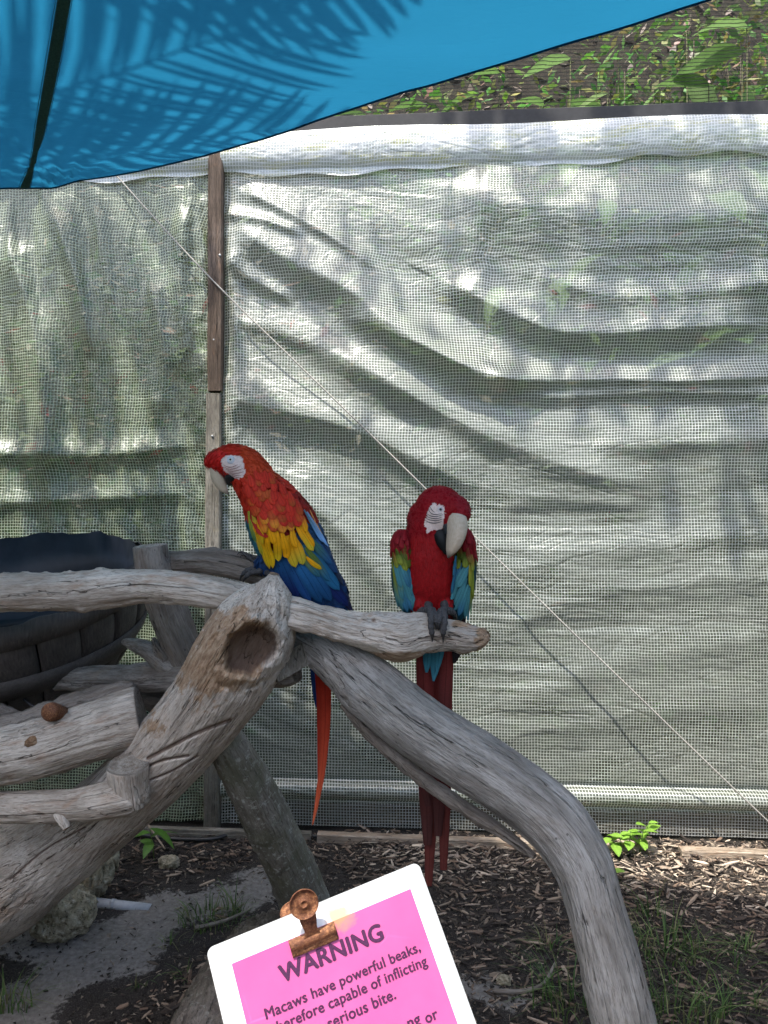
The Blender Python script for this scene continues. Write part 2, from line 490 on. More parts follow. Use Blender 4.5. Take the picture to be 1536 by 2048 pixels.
def polyline_field(X, Z, pts):
    """signed distance (positive above) and parameter along a polyline"""
    best = np.full(X.shape, 1e9); sd = np.zeros_like(X); tt = np.zeros_like(X)
    L = [0.0]
    for a, b in zip(pts[:-1], pts[1:]): L.append(L[-1] + math.hypot(b[0] - a[0], b[1] - a[1]))
    for k, (a, b) in enumerate(zip(pts[:-1], pts[1:])):
        dx, dz = b[0] - a[0], b[1] - a[1]; l2 = dx * dx + dz * dz
        t = np.clip(((X - a[0]) * dx + (Z - a[1]) * dz) / l2, 0, 1)
        ex, ez = X - a[0] - t * dx, Z - a[1] - t * dz
        d = np.hypot(ex, ez)
        s = np.where(dx * ez - dz * ex >= 0, 1.0, -1.0)
        m_ = d < best
        best = np.where(m_, d, best); sd = np.where(m_, s * d, sd)
        tt = np.where(m_, (L[k] + t * math.sqrt(l2)) / L[-1], tt)
    return sd, tt

def fold_height(X, Z, ridges):
    h = np.zeros_like(X)
    for pts, amp, su, sd_ in ridges:
        pts = catmull(pts, 4 * len(pts)) if len(pts) > 2 else pts
        pl = [(W(u, v).x, W(u, v).z) for u, v in pts]
        d, t = polyline_field(X, Z, pl)
        k = 3.5 / F
        wob = 1 + 0.35 * fbm(np.stack([X * 3, Z * 3, X * 0 + amp * 100], -1), 5, 2)
        sig = np.where(d > 0, su * k, sd_ * k) * wob
        fade = np.clip(np.minimum(t / 0.12 + 0.25, (1 - t) / 0.18), 0, 1)
        h += 1.7 * amp * np.exp(-np.abs(d / sig) ** 1.6) * fade
    return h

def sheet(name, X0, X1, Zt, Zb, ridges, extra, mat, nx, nz, par=None):
    xs = np.linspace(X0, X1, nx); ts = np.linspace(0, 1, nz)
    XX, TT = np.meshgrid(xs, ts, indexing='ij')
    zt = np.array([Zt(x) for x in xs])[:, None]; zb = np.array([Zb(x) for x in xs])[:, None]
    ZZ = zb + (zt - zb) * TT
    X, Z = XX.ravel(), ZZ.ravel()
    h = fold_height(X, Z, ridges) + extra(X, Z)
    V = np.stack([X + 0.07 * h, YwX(X) - h, Z], -1)
    # metres along the cloth
    G = V.reshape(nx, nz, 3)
    ss = np.zeros((nx, nz)); ss[1:] = np.cumsum(np.linalg.norm(np.diff(G, axis=0), axis=2), 0)
    tt = np.zeros((nx, nz)); tt[:, 1:] = np.cumsum(np.linalg.norm(np.diff(G, axis=1), axis=2), 1)
    # keep the weave close to the flat pattern, half-way to the true arc length
    ss = 0.6 * (XX - X0) + 0.4 * ss; tt = 0.6 * ZZ + 0.4 * tt
    st = np.stack([ss.ravel(), tt.ravel(), np.zeros(nx * nz)], -1)
    return np_mesh(name, V, grid_faces(nx, nz), mat, par, attrs={'st': st})

def topZ(x): return 3.165
XP = W(450, 1000).x
R = [
 ([(458, 455), (560, 520), (700, 592), (800, 675), (960, 755), (1120, 778)], 0.050, 58, 34),
 ([(478, 385), (560, 425), (660, 480), (780, 560)], 0.020, 26, 16),
 ([(452, 432), (540, 455), (610, 480)], 0.016, 16, 10),
 ([(880, 565), (1000, 630), (1120, 672), (1300, 668), (1560, 650)], 0.042, 60, 30),
 ([(700, 640), (840, 705), (960, 760)], 0.016, 25, 14),
 ([(920, 770), (1200, 762), (1380, 765), (1600, 752)], 0.020, 34, 13),
 ([(1050, 800), (1280, 788), (1600, 790)], 0.012, 20, 12),
 ([(1180, 892), (1400, 885), (1620, 878)], 0.013, 40, 20),
 ([(452, 798), (560, 822), (700, 858), (850, 930), (960, 975)], 0.034, 66, 30),
 ([(640, 715), (820, 800), (1000, 885), (1180, 948), (1320, 962)], 0.026, 60, 30),
 ([(470, 640), (620, 690), (760, 760), (880, 830)], 0.020, 50, 26),
 ([(980, 1150), (1250, 1090), (1600, 1060)], 0.010, 50, 34),
 ([(1000, 1010), (1120, 1000), (1300, 1020)], 0.010, 36, 26),
 ([(970, 1270), (1200, 1190), (1600, 1150)], 0.009, 50, 34),
 ([(990, 1420), (1250, 1320), (1600, 1270)], 0.008, 54, 36),
 ([(700, 1490), (1000, 1470), (1300, 1420), (1600, 1400)], 0.007, 50, 30),
 ([(560, 960), (680, 1060), (780, 1180), (860, 1320)], 0.022, 60, 32),
 ([(480, 920), (560, 1060), (640, 1220), (700, 1380)], 0.020, 50, 30),
 ([(460, 480), (474, 640), (468, 820), (474, 960)], 0.018, 18, 18),
 ([(452, 520), (500, 560), (590, 610)], 0.016, 18, 11),
 ([(900, 405), (1150, 440), (1350, 446), (1600, 425)], 0.055, 80, 110),
 ([(1060, 560), (1200, 600), (1400, 590), (1600, 560)], 0.028, 36, 40),
]
def right_extra(X, Z):
    dg_ = np.exp(-np.clip(X - XP, 0, 9) / 0.9)
    u = np.stack([X * 0.8, Z * 4.0 + X * 2.4 * dg_, X * 0], -1)
    w = np.stack([X * 7, Z * 18 + X * 7 * dg_, X * 0], -1)
    e = 0.016 * fbm(u, 41, 3) * np.clip((Z - 0.2) / 1.2, 0.35, 1) + 0.0034 * fbm(w, 43, 4, 0.6)
    rp = np.stack([X * 1.8, Z * 24 + X * 9 * dg_, X * 0], -1)
    e += 0.0042 * fbm(rp, 47, 3) * np.clip(0.6 + fbm(np.stack([X * 1.5, Z * 1.5, X * 0], -1), 49, 2) * 1.6, 0, 1.4)
    # crumpled where it is stapled to the post
    near = np.exp(-np.clip(X - XP, 0, 9) / 0.07)
    e += near * (0.018 * fbm(np.stack([X * 22, Z * 11, X * 0], -1), 45, 3))
    # hem pocket with a pipe in it near the foot
    zc = W(1000, 1586).z
    d = (Z - zc) / 0.042
    e += np.where(np.abs(d) < 1, 0.045 * np.sqrt(np.clip(1 - d * d, 0, 1)), 0)
    e -= 0.010 * np.exp(-((np.abs(d) - 1.15) / 0.25) ** 2)
    e *= np.clip((3.165 - Z) / 0.25, 0.15, 1)
    return e + 0.01
screen = empty('plastic_screen', (1.0, YwX(1.0), 0), 'wide white scrim-reinforced plastic sheet with diagonal folds, right of the timber post', 'screen')
sheet('sheeting', XP - 0.015, 2.35, lambda x: 3.04, lambda x: 0.125, R, right_extra, M['sheet'], 440, 460, screen)
sheet('skirt', XP - 0.015, 2.35, lambda x: 0.1255, lambda x: 0.02, [], right_extra, M['skirt'], 220, 20, screen)
def hem_extra(X, Z):
    u = np.stack([X * 3.0, Z * 10, X * 0], -1); w = np.stack([X * 22, Z * 60, X * 0], -1)
    zc = 3.10
    d = (Z - zc) / 0.09
    return 0.035 + 0.035 * np.sqrt(np.clip(1 - d * d, 0.0, 1)) + 0.006 * fbm(u, 51, 3) + 0.0022 * fbm(w, 52, 3)
def hem_bot(x): return 2.985 + 0.010 * math.sin(x * 6) + 0.008 * math.sin(x * 17 + 1) + 0.02 * max(0, x - 0.3)
def hem_top(x): return 3.175 + 0.008 * math.sin(x * 5 + 2) - 0.012 * max(0, 0.2 - x)
sheet('hem', XP - 0.012, 2.35, hem_top, hem_bot, [], hem_extra, M['hem'], 300, 40, screen)

screen2 = empty('plastic_screen', (-1.4, YwX(-1.4), 0), 'greener clear scrim-reinforced plastic sheet with vertical ripples, left of the timber post', 'screen')
def left_extra(X, Z):
    u = np.stack([X * 7.5 + 0.5 * Z, Z * 1.1, X * 0], -1); w = np.stack([X * 24, Z * 6, X * 0], -1)
    near = np.exp(-np.clip(XP - 0.07 - X, 0, 9) / 0.10)
    return 0.01 + 0.042 * fbm(u, 61, 3) + 0.007 * fbm(w, 62, 3, 0.6) + near * 0.015 * fbm(np.stack([X * 20, Z * 14, X * 0], -1), 63, 3)
R2 = [([(20, 470), (70, 640), (100, 830), (90, 1000)], 0.036, 22, 30), ([(110, 420), (160, 560), (190, 720)], 0.022, 16, 22),
      ([(300, 560), (330, 700), (320, 860)], 0.022, 20, 24), ([(376, 420), (362, 560), (372, 760)], 0.022, 16, 22),
      ([(-80, 905), (120, 912), (280, 905), (410, 880)], 0.020, 26, 16), ([(-80, 1010), (150, 1000), (400, 985)], 0.014, 24, 16)]
sheet('sheeting', -2.9, W(432, 1000).x, lambda x: 3.04, lambda x: 0.03, R2, left_extra, M['sheet_left'], 300, 330, screen2)
sheet('hem', -2.9, W(432, 1000).x, hem_top, hem_bot, [], hem_extra, M['hem'], 160, 30, screen2)

# ---- timber post in two lengths, with screws
def plank_obj(name, p0, p1, w, d, mat, par=None, axis='z', jit=0.0015, nseg=24):
    """a sawn timber between two points, edges slightly worn"""
    p0, p1 = Vector(p0), Vector(p1)
    mb = MB(); t = (p1 - p0); L = t.length; t.normalize()
    side = Vector((0, 0, 1)).cross(t) if abs(t.z) < 0.9 else Vector((1, 0, 0))
    side.normalize(); dep = t.cross(side)
    prof = []
    r = min(w, d) * 0.10
    for sx, sy in ((-1, -1), (1, -1), (1, 1), (-1, 1)):
        ccx, ccy = sx * (w / 2 - r), sy * (d / 2 - r)
        prof += [(ccx + (sx * r if (sx * sy > 0) else 0), ccy + (0 if (sx * sy > 0) else sy * r)), (ccx + (0 if (sx * sy > 0) else sx * r), ccy + (sy * r if (sx * sy > 0) else 0))]
    n = len(prof); vs = []; gc = []
    sd = random.random() * 50
    for k in range(nseg + 1):
        z = L * k / nseg
        q = np.array([[a * 30 + sd, b * 30, z * 8] for a, b in prof])
        nn = vnoise(q, 4)
        for (a, b), e in zip(prof, nn):
            f = 1 + e * jit / 0.03
            vs.append(p0 + t * z + side * a * f + dep * b * f)
            gc.append((a + sd, b, z))
    fs = [(k * n + j, k * n + (j + 1) % n, (k + 1) * n + (j + 1) % n, (k + 1) * n + j) for k in range(nseg) for j in range(n)]
    fs += [tuple(range(n))[::-1], tuple(nseg * n + j for j in range(n))]
    mb.add(vs, fs, gc=gc)
    return mb.build(name, mat, par, smooth=False)
post = empty('timber_post', (W(435, 1670).x, W(435, 1670, 0.03).y, 0), 'narrow weathered timber post joined from a brown and a grey length between the plastic sheets', 'post')
pa = W(437, 240, 0.035); pb = W(436, 786, 0.035); pc = W(433, 789, 0.033); pd = W(427, 1672, 0.033)
pd.z = -0.02
up_ = plank_obj('upper_board', (pb.x, pb.y, pb.z), (pa.x, pa.y, pa.z), px(30, 3.5), 0.07, M['plank'], post)
lo_ = plank_obj('lower_board', (pd.x, pd.y, pd.z), (pc.x, pc.y, pc.z - 0.004), px(30, 3.5), 0.066, M['plank_grey'], post)
M['steel'] = simple_mat('dull_steel', (0.42, 0.42, 0.41), 0.45, 200, 0.3, 0.5, 0.2, 0.8)
for (u, v, par) in ((434, 686, up_), (431, 875, lo_), (446, 520, up_), (429, 1110, lo_), (437, 312, up_)):
    mb = MB(); p = W(u, v, 0.069)
    tube(mb, [p + Vector((0, 0.004, 0)), p + Vector((0, -0.001, 0)), p + Vector((0, -0.0022, 0))], [0.0055, 0.0055, 0.0035], 12)
    mb.build('screw', M['steel'], par)

# ---- dark rail along the top, boards at the foot
M['black_rail'] = simple_mat('dark_rail_paint', (0.02, 0.02, 0.021), 0.6, 40, 0.3, 0.4, 0.1)
o = plank_obj('top_rail', (XP - 0.05, YwX(XP) - 0.012, 3.20), (2.4, YwX(2.4) - 0.012, 3.205), 0.03, 0.085, M['black_rail'], None, nseg=30)
tag(o, 'thin dark grey rail along the top of the plastic screen', 'rail')
o = plank_obj('top_rail', (-3.0, YwX(-3.0) - 0.012, 3.20), (XP - 0.055, YwX(XP) - 0.012, 3.20), 0.03, 0.085, M['black_rail'], None, nseg=30)
tag(o, 'dark rail above the green plastic sheet, hidden by the blue sail', 'rail')
o = plank_obj('kick_board', (XP + 0.03, YwX(XP) + 0.035, 0.085), (2.4, YwX(2.4) + 0.035, 0.075), 0.03, 0.115, M['plank'], None, nseg=40)
tag(o, 'long brown board seen through the foot of the white plastic sheet', 'board')
o = plank_obj('kick_board', (-2.9, YwX(-2.9) + 0.035, 0.09), (XP - 0.04, YwX(XP) + 0.035, 0.09), 0.03, 0.14, M['plank'], None, nseg=40)
tag(o, 'dark brown board behind the foot of the green plastic sheet', 'board')
o = plank_obj('ground_sill', (W(640, 1660).x, YwX(-0.3) - 0.12, 0.008), (W(1290, 1680).x, YwX(1.2) - 0.135, 0.002), 0.045, 0.055, M['sill'], None, nseg=60)
tag(o, 'bleached timber sill half buried in mulch at the foot of the white sheet', 'timber')
o = plank_obj('ground_sill', (W(1330, 1690).x, YwX(1.3) - 0.17, 0.012), (2.3, YwX(2.3) - 0.15, 0.0), 0.05, 0.05, M['sill'], None, nseg=40)
tag(o, 'short pale timber lying in the sunlit mulch beyond the end of the sill', 'timber')
o = plank_obj('edging_board', (-2.4, YwX(-2.4) - 0.10, 0.012), (W(640, 1665).x - 0.03, YwX(-0.3) - 0.115, 0.010), 0.03, 0.05, M['plank_grey'], None, nseg=40)
tag(o, 'grey edging board on the soil below the green plastic sheet', 'timber')
# black irrigation hose along the foot
M['hose'] = simple_mat('black_hose', (0.02, 0.02, 0.021), 0.4, 60, 0.3, 0.5, 0.1)
mb = MB()
hp = [ground_at(u, v) + Vector((0, 0, 0.012)) for u, v in ((150, 1668), (260, 1672), (330, 1682), (420, 1684), (470, 1672), (560, 1668), (640, 1680))]
tube(mb, catmull([tuple(p) for p in hp], 40), 0.009, 8)
tag(mb.build('irrigation_hose', M['hose']), 'thin black hose winding along the soil below the green sheet', 'hose')

# ---- knitted shade cloth above the rail
m, nt, out = mat_new('black_shade_cloth'); g = N(nt)
st = g.attr('st'); sep = g.n('SeparateXYZ'); g.put(sep.inputs[0], st)
wz = g.math('ADD', sep.outputs[1], g.math('MULTIPLY', g.noise(g.scale(st, (2, 1, 1)), 6, 3), 0.012))
rib = g.ramp(g.math('ABSOLUTE', g.math('SUBTRACT', g.math('FRACT', g.math('DIVIDE', wz, 0.0165)), 0.5)), [(0.09, 1.0), (0.16, 0.0)])
rib = g.math('MULTIPLY', rib, g.ramp(g.noise(g.scale(st, (6, 40, 1)), 14, 3), [(0.32, 0.45), (0.5, 1.0)]))
knit = g.ramp(g.noise(g.scale(st, (1, 0.35, 1)), 210, 2), [(0.60, 0.0), (0.70, 0.6)])
d = g.n('BsdfDiffuse'); d.inputs[0].default_value = (0.03, 0.032, 0.03, 1)
tr = g.n('BsdfTransparent'); tr.inputs[0].default_value = (0.93, 0.93, 0.92, 1)
mx = g.n('MixShader'); g.put(mx.inputs[0], g.math('MAXIMUM', g.math('MAXIMUM', rib, knit), 0.10))
nt.links.new(tr.outputs[0], mx.inputs[1]); nt.links.new(d.outputs[0], mx.inputs[2]); nt.links.new(mx.outputs[0], out.inputs[0])
xs = np.linspace(-3, 2.6, 90); zs = np.linspace(3.19, 4.6, 30)
XX, ZZ = np.meshgrid(xs, zs, indexing='ij'); X, Z = XX.ravel(), ZZ.ravel()
hh = 0.025 * fbm(np.stack([X * 1.5, Z * 2, X * 0], -1), 71, 3)
o = np_mesh('shade_cloth', np.stack([X, YwX(X) + 0.01 - hh, Z], -1), grid_faces(90, 30), m, attrs={'st': np.stack([X, Z, X * 0], -1)})
tag(o, 'dark see-through knitted shade cloth stretched above the plastic screen', 'shade cloth')

# ---- cord stretched in front of the screen
M['cord'] = simple_mat('pale_cord', (0.34, 0.325, 0.29), 0.7, 300, 0.3, 0.2, 0.3)
cp = [W(120, 225, 0.05), W(235, 355, 0.06), W(435, 573, 0.075), W(700, 832, 0.085), W(940, 1068, 0.10), W(1240, 1362, 0.14), W(1536, 1648, 0.17), W(1760, 1850, 0.19)]
mb = MB(); tube(mb, catmull([tuple(p) for p in cp], 90), 0.0036, 8)
tag(mb.build('cord', M['cord']), 'thin pale cord stretched diagonally in front of the plastic screen', 'cord')
# ================================================================== BLUE SAIL, PALMS OVERHEAD, PLANTS ON THE BANK
m, nt, out = mat_new('blue_sail_cloth'); g = N(nt)
o_ = g.obj()
nz = g.noise(o_, 3, 4, 0.6); wv = g.noise(g.scale(o_, (1, 1, 1)), 700, 2)
c = g.mix(nz, (0.028, 0.105, 0.155), (0.034, 0.12, 0.175))
crz = g.noise(g.scale(o_, (2, 9, 4)), 3.5, 4, 0.6, 1.0)
nrm = g.bump(g.math('ADD', g.math('MULTIPLY', crz, 1.0), g.math('MULTIPLY', wv, 0.02)), 0.25, 0.03)
d = g.n('BsdfDiffuse'); g.put(d.inputs[0], c); g.put(d.inputs['Normal'], nrm)
t = g.n('BsdfTranslucent'); g.put(t.inputs[0], g.mix(nz, (0.010, 0.112, 0.20), (0.013, 0.126, 0.225)))
mx = g.n('MixShader'); mx.inputs[0].default_value = 0.62
nt.links.new(d.outputs[0], mx.inputs[1]); nt.links.new(t.outputs[0], mx.inputs[2])
nt.links.new(mx.outputs[0], out.inputs[0])
M['sail'] = m
m, nt, out = mat_new('green_webbing'); g = N(nt)
cc = g.ramp(g.noise(g.obj(), 220, 3), [(0.3, (0.025, 0.085, 0.085)), (0.7, (0.045, 0.14, 0.135))])
g.bsdf(out, cc, 0.8, g.bump(g.noise(g.obj(), 500, 2), 0.5, 0.002), 0.1)
M['webbing'] = m
edge_px = [(-900, 330, 2.95), (-400, 372, 2.90), (-150, 378, 2.86), (60, 372, 2.80), (150, 365, 2.76), (300, 340, 2.67), (450, 300, 2.55), (600, 250, 2.34), (800, 186, 2.14), (1000, 130, 2.01), (1200, 70, 1.91), (1420, 0, 1.85), (1750, -110, 1.72), (2300, -300, 1.55)]
E = catmull([tuple(P(*e)) for e in edge_px], 160)
NT = 70
near = np.stack([np.linspace(-2.2, 1.85, 160), np.full(160, 0.42) + 0.06 * np.sin(np.linspace(0, 3, 160)), np.full(160, 2.84)], -1)
tt = np.linspace(0, 1, NT)
Sv = E[:, None, :] * (1 - tt)[None, :, None] + near[:, None, :] * tt[None, :, None]
sag = 0.10 * np.sin(math.pi * tt)[None, :] * np.sin(np.linspace(0.15, 3.0, 160))[:, None]
Sv[:, :, 2] -= sag
pp = Sv.reshape(-1, 3)
Sv[:, :, 2] += (0.012 * fbm(np.stack([pp[:, 0] * 2.5, pp[:, 1] * 5, pp[:, 0] * 0], -1), 81, 3)).reshape(160, NT)
# puckers running in from the low corner
cx, cy = E[46][0], E[46][1]
ang = np.arctan2(Sv[:, :, 1] - cy, Sv[:, :, 0] - cx); rad = np.hypot(Sv[:, :, 1] - cy, Sv[:, :, 0] - cx)
Sv[:, :, 2] += 0.010 * np.exp(-rad / 0.35) * np.sin(ang * 17) * np.clip(rad / 0.06, 0, 1)
sail = empty('shade_sail', tuple(Sv[60, 35]), 'blue fabric shade sail stretched overhead with palm shadows on it', 'shade sail')
np_mesh('cloth', Sv.reshape(-1, 3), grid_faces(160, NT), M['sail'], sail)
# rolled hem along the edge
hemp = Sv[:, 0, :].copy(); hemp[:, 2] -= 0.002
mb = MB(); tube(mb, hemp[::2], 0.003, 6); mb.build('edge_hem', M['sail'], sail)
# webbing seam that runs up the cloth
def sail_pt(fi, fj):
    i = min(max(fi, 0), 158.999); j = min(max(fj, 0), NT - 1.001)
    i0, j0 = int(i), int(j); a, b = i - i0, j - j0
    q = (Sv[i0, j0] * (1 - a) * (1 - b) + Sv[i0 + 1, j0] * a * (1 - b) + Sv[i0, j0 + 1] * (1 - a) * b + Sv[i0 + 1, j0 + 1] * a * b)
    return Vector(q)
def to_px(p): return (768 + p.x / p.y * F, 1024 - (p.z - CAMZ) / p.y * F)
def find_i(u, j):
    best = min(range(0, 1590), key=lambda k: abs(to_px(sail_pt(k / 10, j))[0] - u))
    return best / 10
vv = []
def seam_u(v): return 50 + 78 * (1 - min(max(v, -900), 372) / 372) ** 0.8 if v < 372 else 50
i = find_i(50, 0)
for k in range(60):
    j = k / 59 * (NT - 2)
    for it in range(12):
        q = sail_pt(i, j); u_, v_ = to_px(q); u2 = to_px(sail_pt(i + 0.5, j))[0]
        i += 0.5 * (seam_u(v_) - u_) / (u2 - u_) * 0.7
    vv.append((i, j))
mb = MB(); vs = []; gcs = []
for (i, j) in vv:
    for dd in (-0.022, -0.017, 0.017, 0.022):
        q = sail_pt(i + dd / 0.03, j); q.z -= 0.003 + (0.002 if abs(dd) < 0.013 else 0); vs.append(q)
fs = [(k * 4 + a, k * 4 + a + 1, k * 4 + 5 + a, k * 4 + 4 + a) for k in range(len(vv) - 1) for a in range(3)]
mb.add(vs, fs); mb.build('webbing_seam', M['webbing'], sail)
# stitches beside the webbing
mb = MB()
for k in range(0, 380):
    f = k / 380 * (len(vv) - 2); i0 = int(f); a = f - i0
    i = vv[i0][0] * (1 - a) + vv[i0 + 1][0] * a; j = vv[i0][1] * (1 - a) + vv[i0 + 1][1] * a
    for dd in (-0.88, 0.88):
        q = sail_pt(i + dd, j); q2 = sail_pt(i + dd, j + 0.10)
        q.z -= 0.003; q2.z -= 0.003
        tube(mb, [q, q2], 0.0012, 4)
mb.build('stitching', M['webbing'], sail)

# ---- leaves
def leaf_mesh(name, L, Wd, bend=0.25, fold=0.2, col=(0.08, 0.16, 0.04), n=7, mat='leaf', colf=None):
    mb = MB(); vs = []; cs = []
    for k in range(n + 1):
        t = k / n
        w = Wd * (math.sin(math.pi * min(1, t * 0.97 + 0.02)) ** 0.8) * (1 - 0.35 * t) * 0.5 / 0.75
        if k == n: w = 0.001
        z = -bend * L * t * t
        for s_ in (-1, 0, 1):
            vs.append((s_ * w, L * t, z + abs(s_) * fold * w))
            cs.append(tuple(x * (1.25 if s_ == 0 else 1.0) for x in col))
    fs = [(k * 3 + a, k * 3 + a + 1, k * 3 + 4 + a, k * 3 + 3 + a) for k in range(n) for a in range(2)]
    mb.add(vs, fs, cs)
    return mb.mesh(name, M[mat])

# ---- palm fronds above the sail (their shadows fall on it)
def frond(base, tip, droop, nleaf, Ll, roll, label, group='palm fronds above the sail', sweep=0.75):
    base, tip = Vector(base), Vector(tip)
    root = empty('palm_frond', base, label, 'palm frond', group)
    mid = (base + tip) / 2 + Vector((0, 0, droop))
    c = catmull([tuple(base), tuple(mid), tuple(tip)], 40)
    mb = MB(); tube(mb, c, np.linspace(0.014, 0.004, 40), 6, col=(0.12, 0.17, 0.06)); mb.build('rachis', M['leaf'], root)
    t, n, b = frames(c)
    side0 = t[20] * 0 + np.cross(t[20], (0, 0, 1.0)); side0 /= np.linalg.norm(side0)
    mb = MB()
    for k in range(nleaf):
        f = (k + 1) / nleaf
        i = int(6 + f * 33)
        L = Ll * (math.sin(math.pi * (0.18 + 0.78 * f)) ** 0.6) * random.uniform(0.9, 1.08)
        for s_ in (-1, 1):
            up = np.array((0, 0, 1.0))
            d0 = side0 * s_ * math.cos(roll * s_ * 0 + 0.25) * (1 - sweep * 0.45) + t[i] * sweep + up * 0.15
            d0 /= np.linalg.norm(d0)
            wv_ = np.cross(d0, up); wv_ /= np.linalg.norm(wv_)
            vs = []
            for q in range(6):
                a = q / 5
                p = c[i] + d0 * L * a + up * (-0.30 * L * a * a)
                w = 0.0145 * (math.sin(math.pi * (0.12 + 0.86 * a)) ** 0.7) if q < 5 else 0.001
                vs += [p - wv_ * w, p + wv_ * w]
            mb.add(vs, [(2 * q, 2 * q + 1, 2 * q + 3, 2 * q + 2) for q in range(5)], col=(0.05 * random.uniform(.8, 1.2), 0.11, 0.03))
    mb.build('leaflets', M['leaf'], root)
    return root
def above(u, v, Y, h):
    """a point h metres up the sun's ray from the sail spot seen at (u, v)"""
    p = P(u, v, Y); k = h / -LDIR.z
    return p - LDIR * k
frond(above(-420, 60, 2.3, 2.2), above(620, 30, 1.80, 1.8), 0.10, 22, 0.66, 0, 'palm frond shading the blue sail along its seam')
frond(above(-380, 330, 2.75, 2.0), above(640, 215, 2.32, 1.6), 0.06, 20, 0.55, 0, 'palm frond shading the low corner of the blue sail')
frond(above(-300, -170, 1.5, 2.3), above(800, -40, 1.66, 1.8), 0.08, 20, 0.55, 0, 'palm frond shading the middle of the blue sail')
frond(above(-600, 150, 2.5, 2.1), above(420, 250, 2.5, 1.9), 0.12, 20, 0.5, 0, 'palm frond crossing above the sail between the others')
frond(above(-700, 220, 2.5, 2.5), above(230, 140, 2.2, 2.3), 0.12, 18, 0.6, 0, 'palm frond highest above the blue sail')

# ---- leafy boughs overhead that dapple the screen wall
def bough(targets, dist, n, lsz, label):
    """targets: spots on the wall (u, v, spread in px) that the bough shades"""
    c0 = W(*targets[0][:2]) - LDIR * dist
    root = empty('tree_bough', c0, label, 'branch', 'boughs overhanging the screen')
    mb = MB(); mw = MB()
    end = c0 + Vector((-0.4, -1.6, 0.9))
    for (u, v, sp, cnt) in targets:
        c = W(u, v) - LDIR * (dist + random.uniform(-.25, .25)); r = sp * 3.5 / F
        tube(mw, [end, end.lerp(c, .5) + Vector((0, 0, .15)), c], [0.006, 0.004, 0.003], 6, col=(0.12, 0.10, 0.07))
        for k in range(cnt):
            q = Vector((random.gauss(0, .5), random.gauss(0, .35), random.gauss(0, .5))) * r
            L = lsz * random.uniform(.6, 1.4); d = Vector((random.uniform(-1, 1), random.uniform(-1, 1), random.uniform(-.7, .3))).normalized()
            s_ = d.cross(Vector((random.uniform(-.5, .5), random.uniform(-.5, .5), 1))).normalized(); b = c + q
            mb.add([b, b + d * L * .5 + s_ * L * .2, b + d * L, b + d * L * .5 - s_ * L * .2], [(0, 1, 2, 3)], tuple(x * random.uniform(.7, 1.3) for x in (0.06, 0.13, 0.03)))
    mw.build('twigs', M['leaf'], root); mb.build('foliage', M['leaf'], root, smooth=False)
bough([(1250, 490, 230, 34), (1450, 480, 210, 30), (1060, 480, 150, 16), (1400, 400, 160, 20)], 4.6, 0, 0.24, 'leafy bough overhanging the upper part of the white sheet')
bough([(680, 600, 110, 9), (800, 700, 100, 9), (980, 640, 110, 6), (1420, 690, 150, 8)], 4.6, 0, 0.20, 'thin leafy bough overhanging the middle of the white sheet')
bough([(260, 560, 200, 26), (330, 780, 180, 16), (170, 700, 160, 12), (230, 430, 160, 16), (300, 980, 200, 18), (110, 1020, 180, 16)], 4.4, 0, 0.22, 'dense leafy bough overhanging the green sheet')

# ---- plants on the bank behind the cloth and the sheeting
def bank_z(x, y): return float(bank_h(np.array([x]), np.array([y]))[0])
LEAFCOL = [(0.14, 0.25, 0.07), (0.20, 0.33, 0.11), (0.09, 0.17, 0.05), (0.26, 0.37, 0.15)]
big_leaves = [leaf_mesh('leaf', 0.22, 0.075, 0.35, 0.25, c) for c in LEAFCOL]
def big_leaf_plant(p, n, h, label, size=1.0, group='broad-leaved plants on the bank'):
    root = empty('broadleaf_plant', p, label, 'plant', group)
    mb = MB(); tip = Vector((random.uniform(-.05, .05), -0.05, h))
    tube(mb, [Vector(p), Vector(p) + tip * 0.6, Vector(p) + tip], [0.006, 0.005, 0.003], 6, col=(0.12, 0.13, 0.05))
    mb.build('stem', M['leaf'], root)
    for k in range(n):
        o = bpy.data.objects.new('leaf', random.choice(big_leaves)); COL.objects.link(o)
        f = 0.45 + 0.55 * k / max(1, n - 1)
        a = k * 2.4 + random.uniform(-.4, .4)
        o.location = Vector(p) + tip * f
        o.rotation_euler = (random.uniform(-0.9, 0.3), random.uniform(-.3, .3), a)
        sc = size * random.uniform(0.75, 1.25); o.scale = (sc, sc, sc)
        parent(o, root)
top_spots = [(1470, 110, 1.25), (1130, 120, 1.05), (1240, 95, 0.9), (1420, 175, 1.2), (1320, 180, 1.1), (960, 190, 0.9), (1200, 190, 1.0), (1080, 215, 0.8), (860, 215, 0.8), (1500, 60, 1.1), (1380, 60, 0.9), (1530, 190, 0.9), (720, 235, 0.7), (1010, 150, 0.8)]
def bank_pt(u, v):
    for k in range(400):
        Y = 4.0 + k * 0.02; q = P(u, v, Y)
        if q.z <= bank_z(q.x, Y): return q
        if Y > 11.5: break
    return q
for k, (u, v, s_) in enumerate(top_spots):
    q = P(u, v, 4.25 + 0.35 * (k % 3))
    zb = bank_z(q.x, q.y)
    q0 = Vector((q.x, q.y, zb - 0.02)); h = max(0.25, q.z - zb)
    root = big_leaf_plant(q0, 7, h, 'tall broad-leaved plant behind the dark shade cloth', s_ * 1.5, 'plants behind the shade cloth')
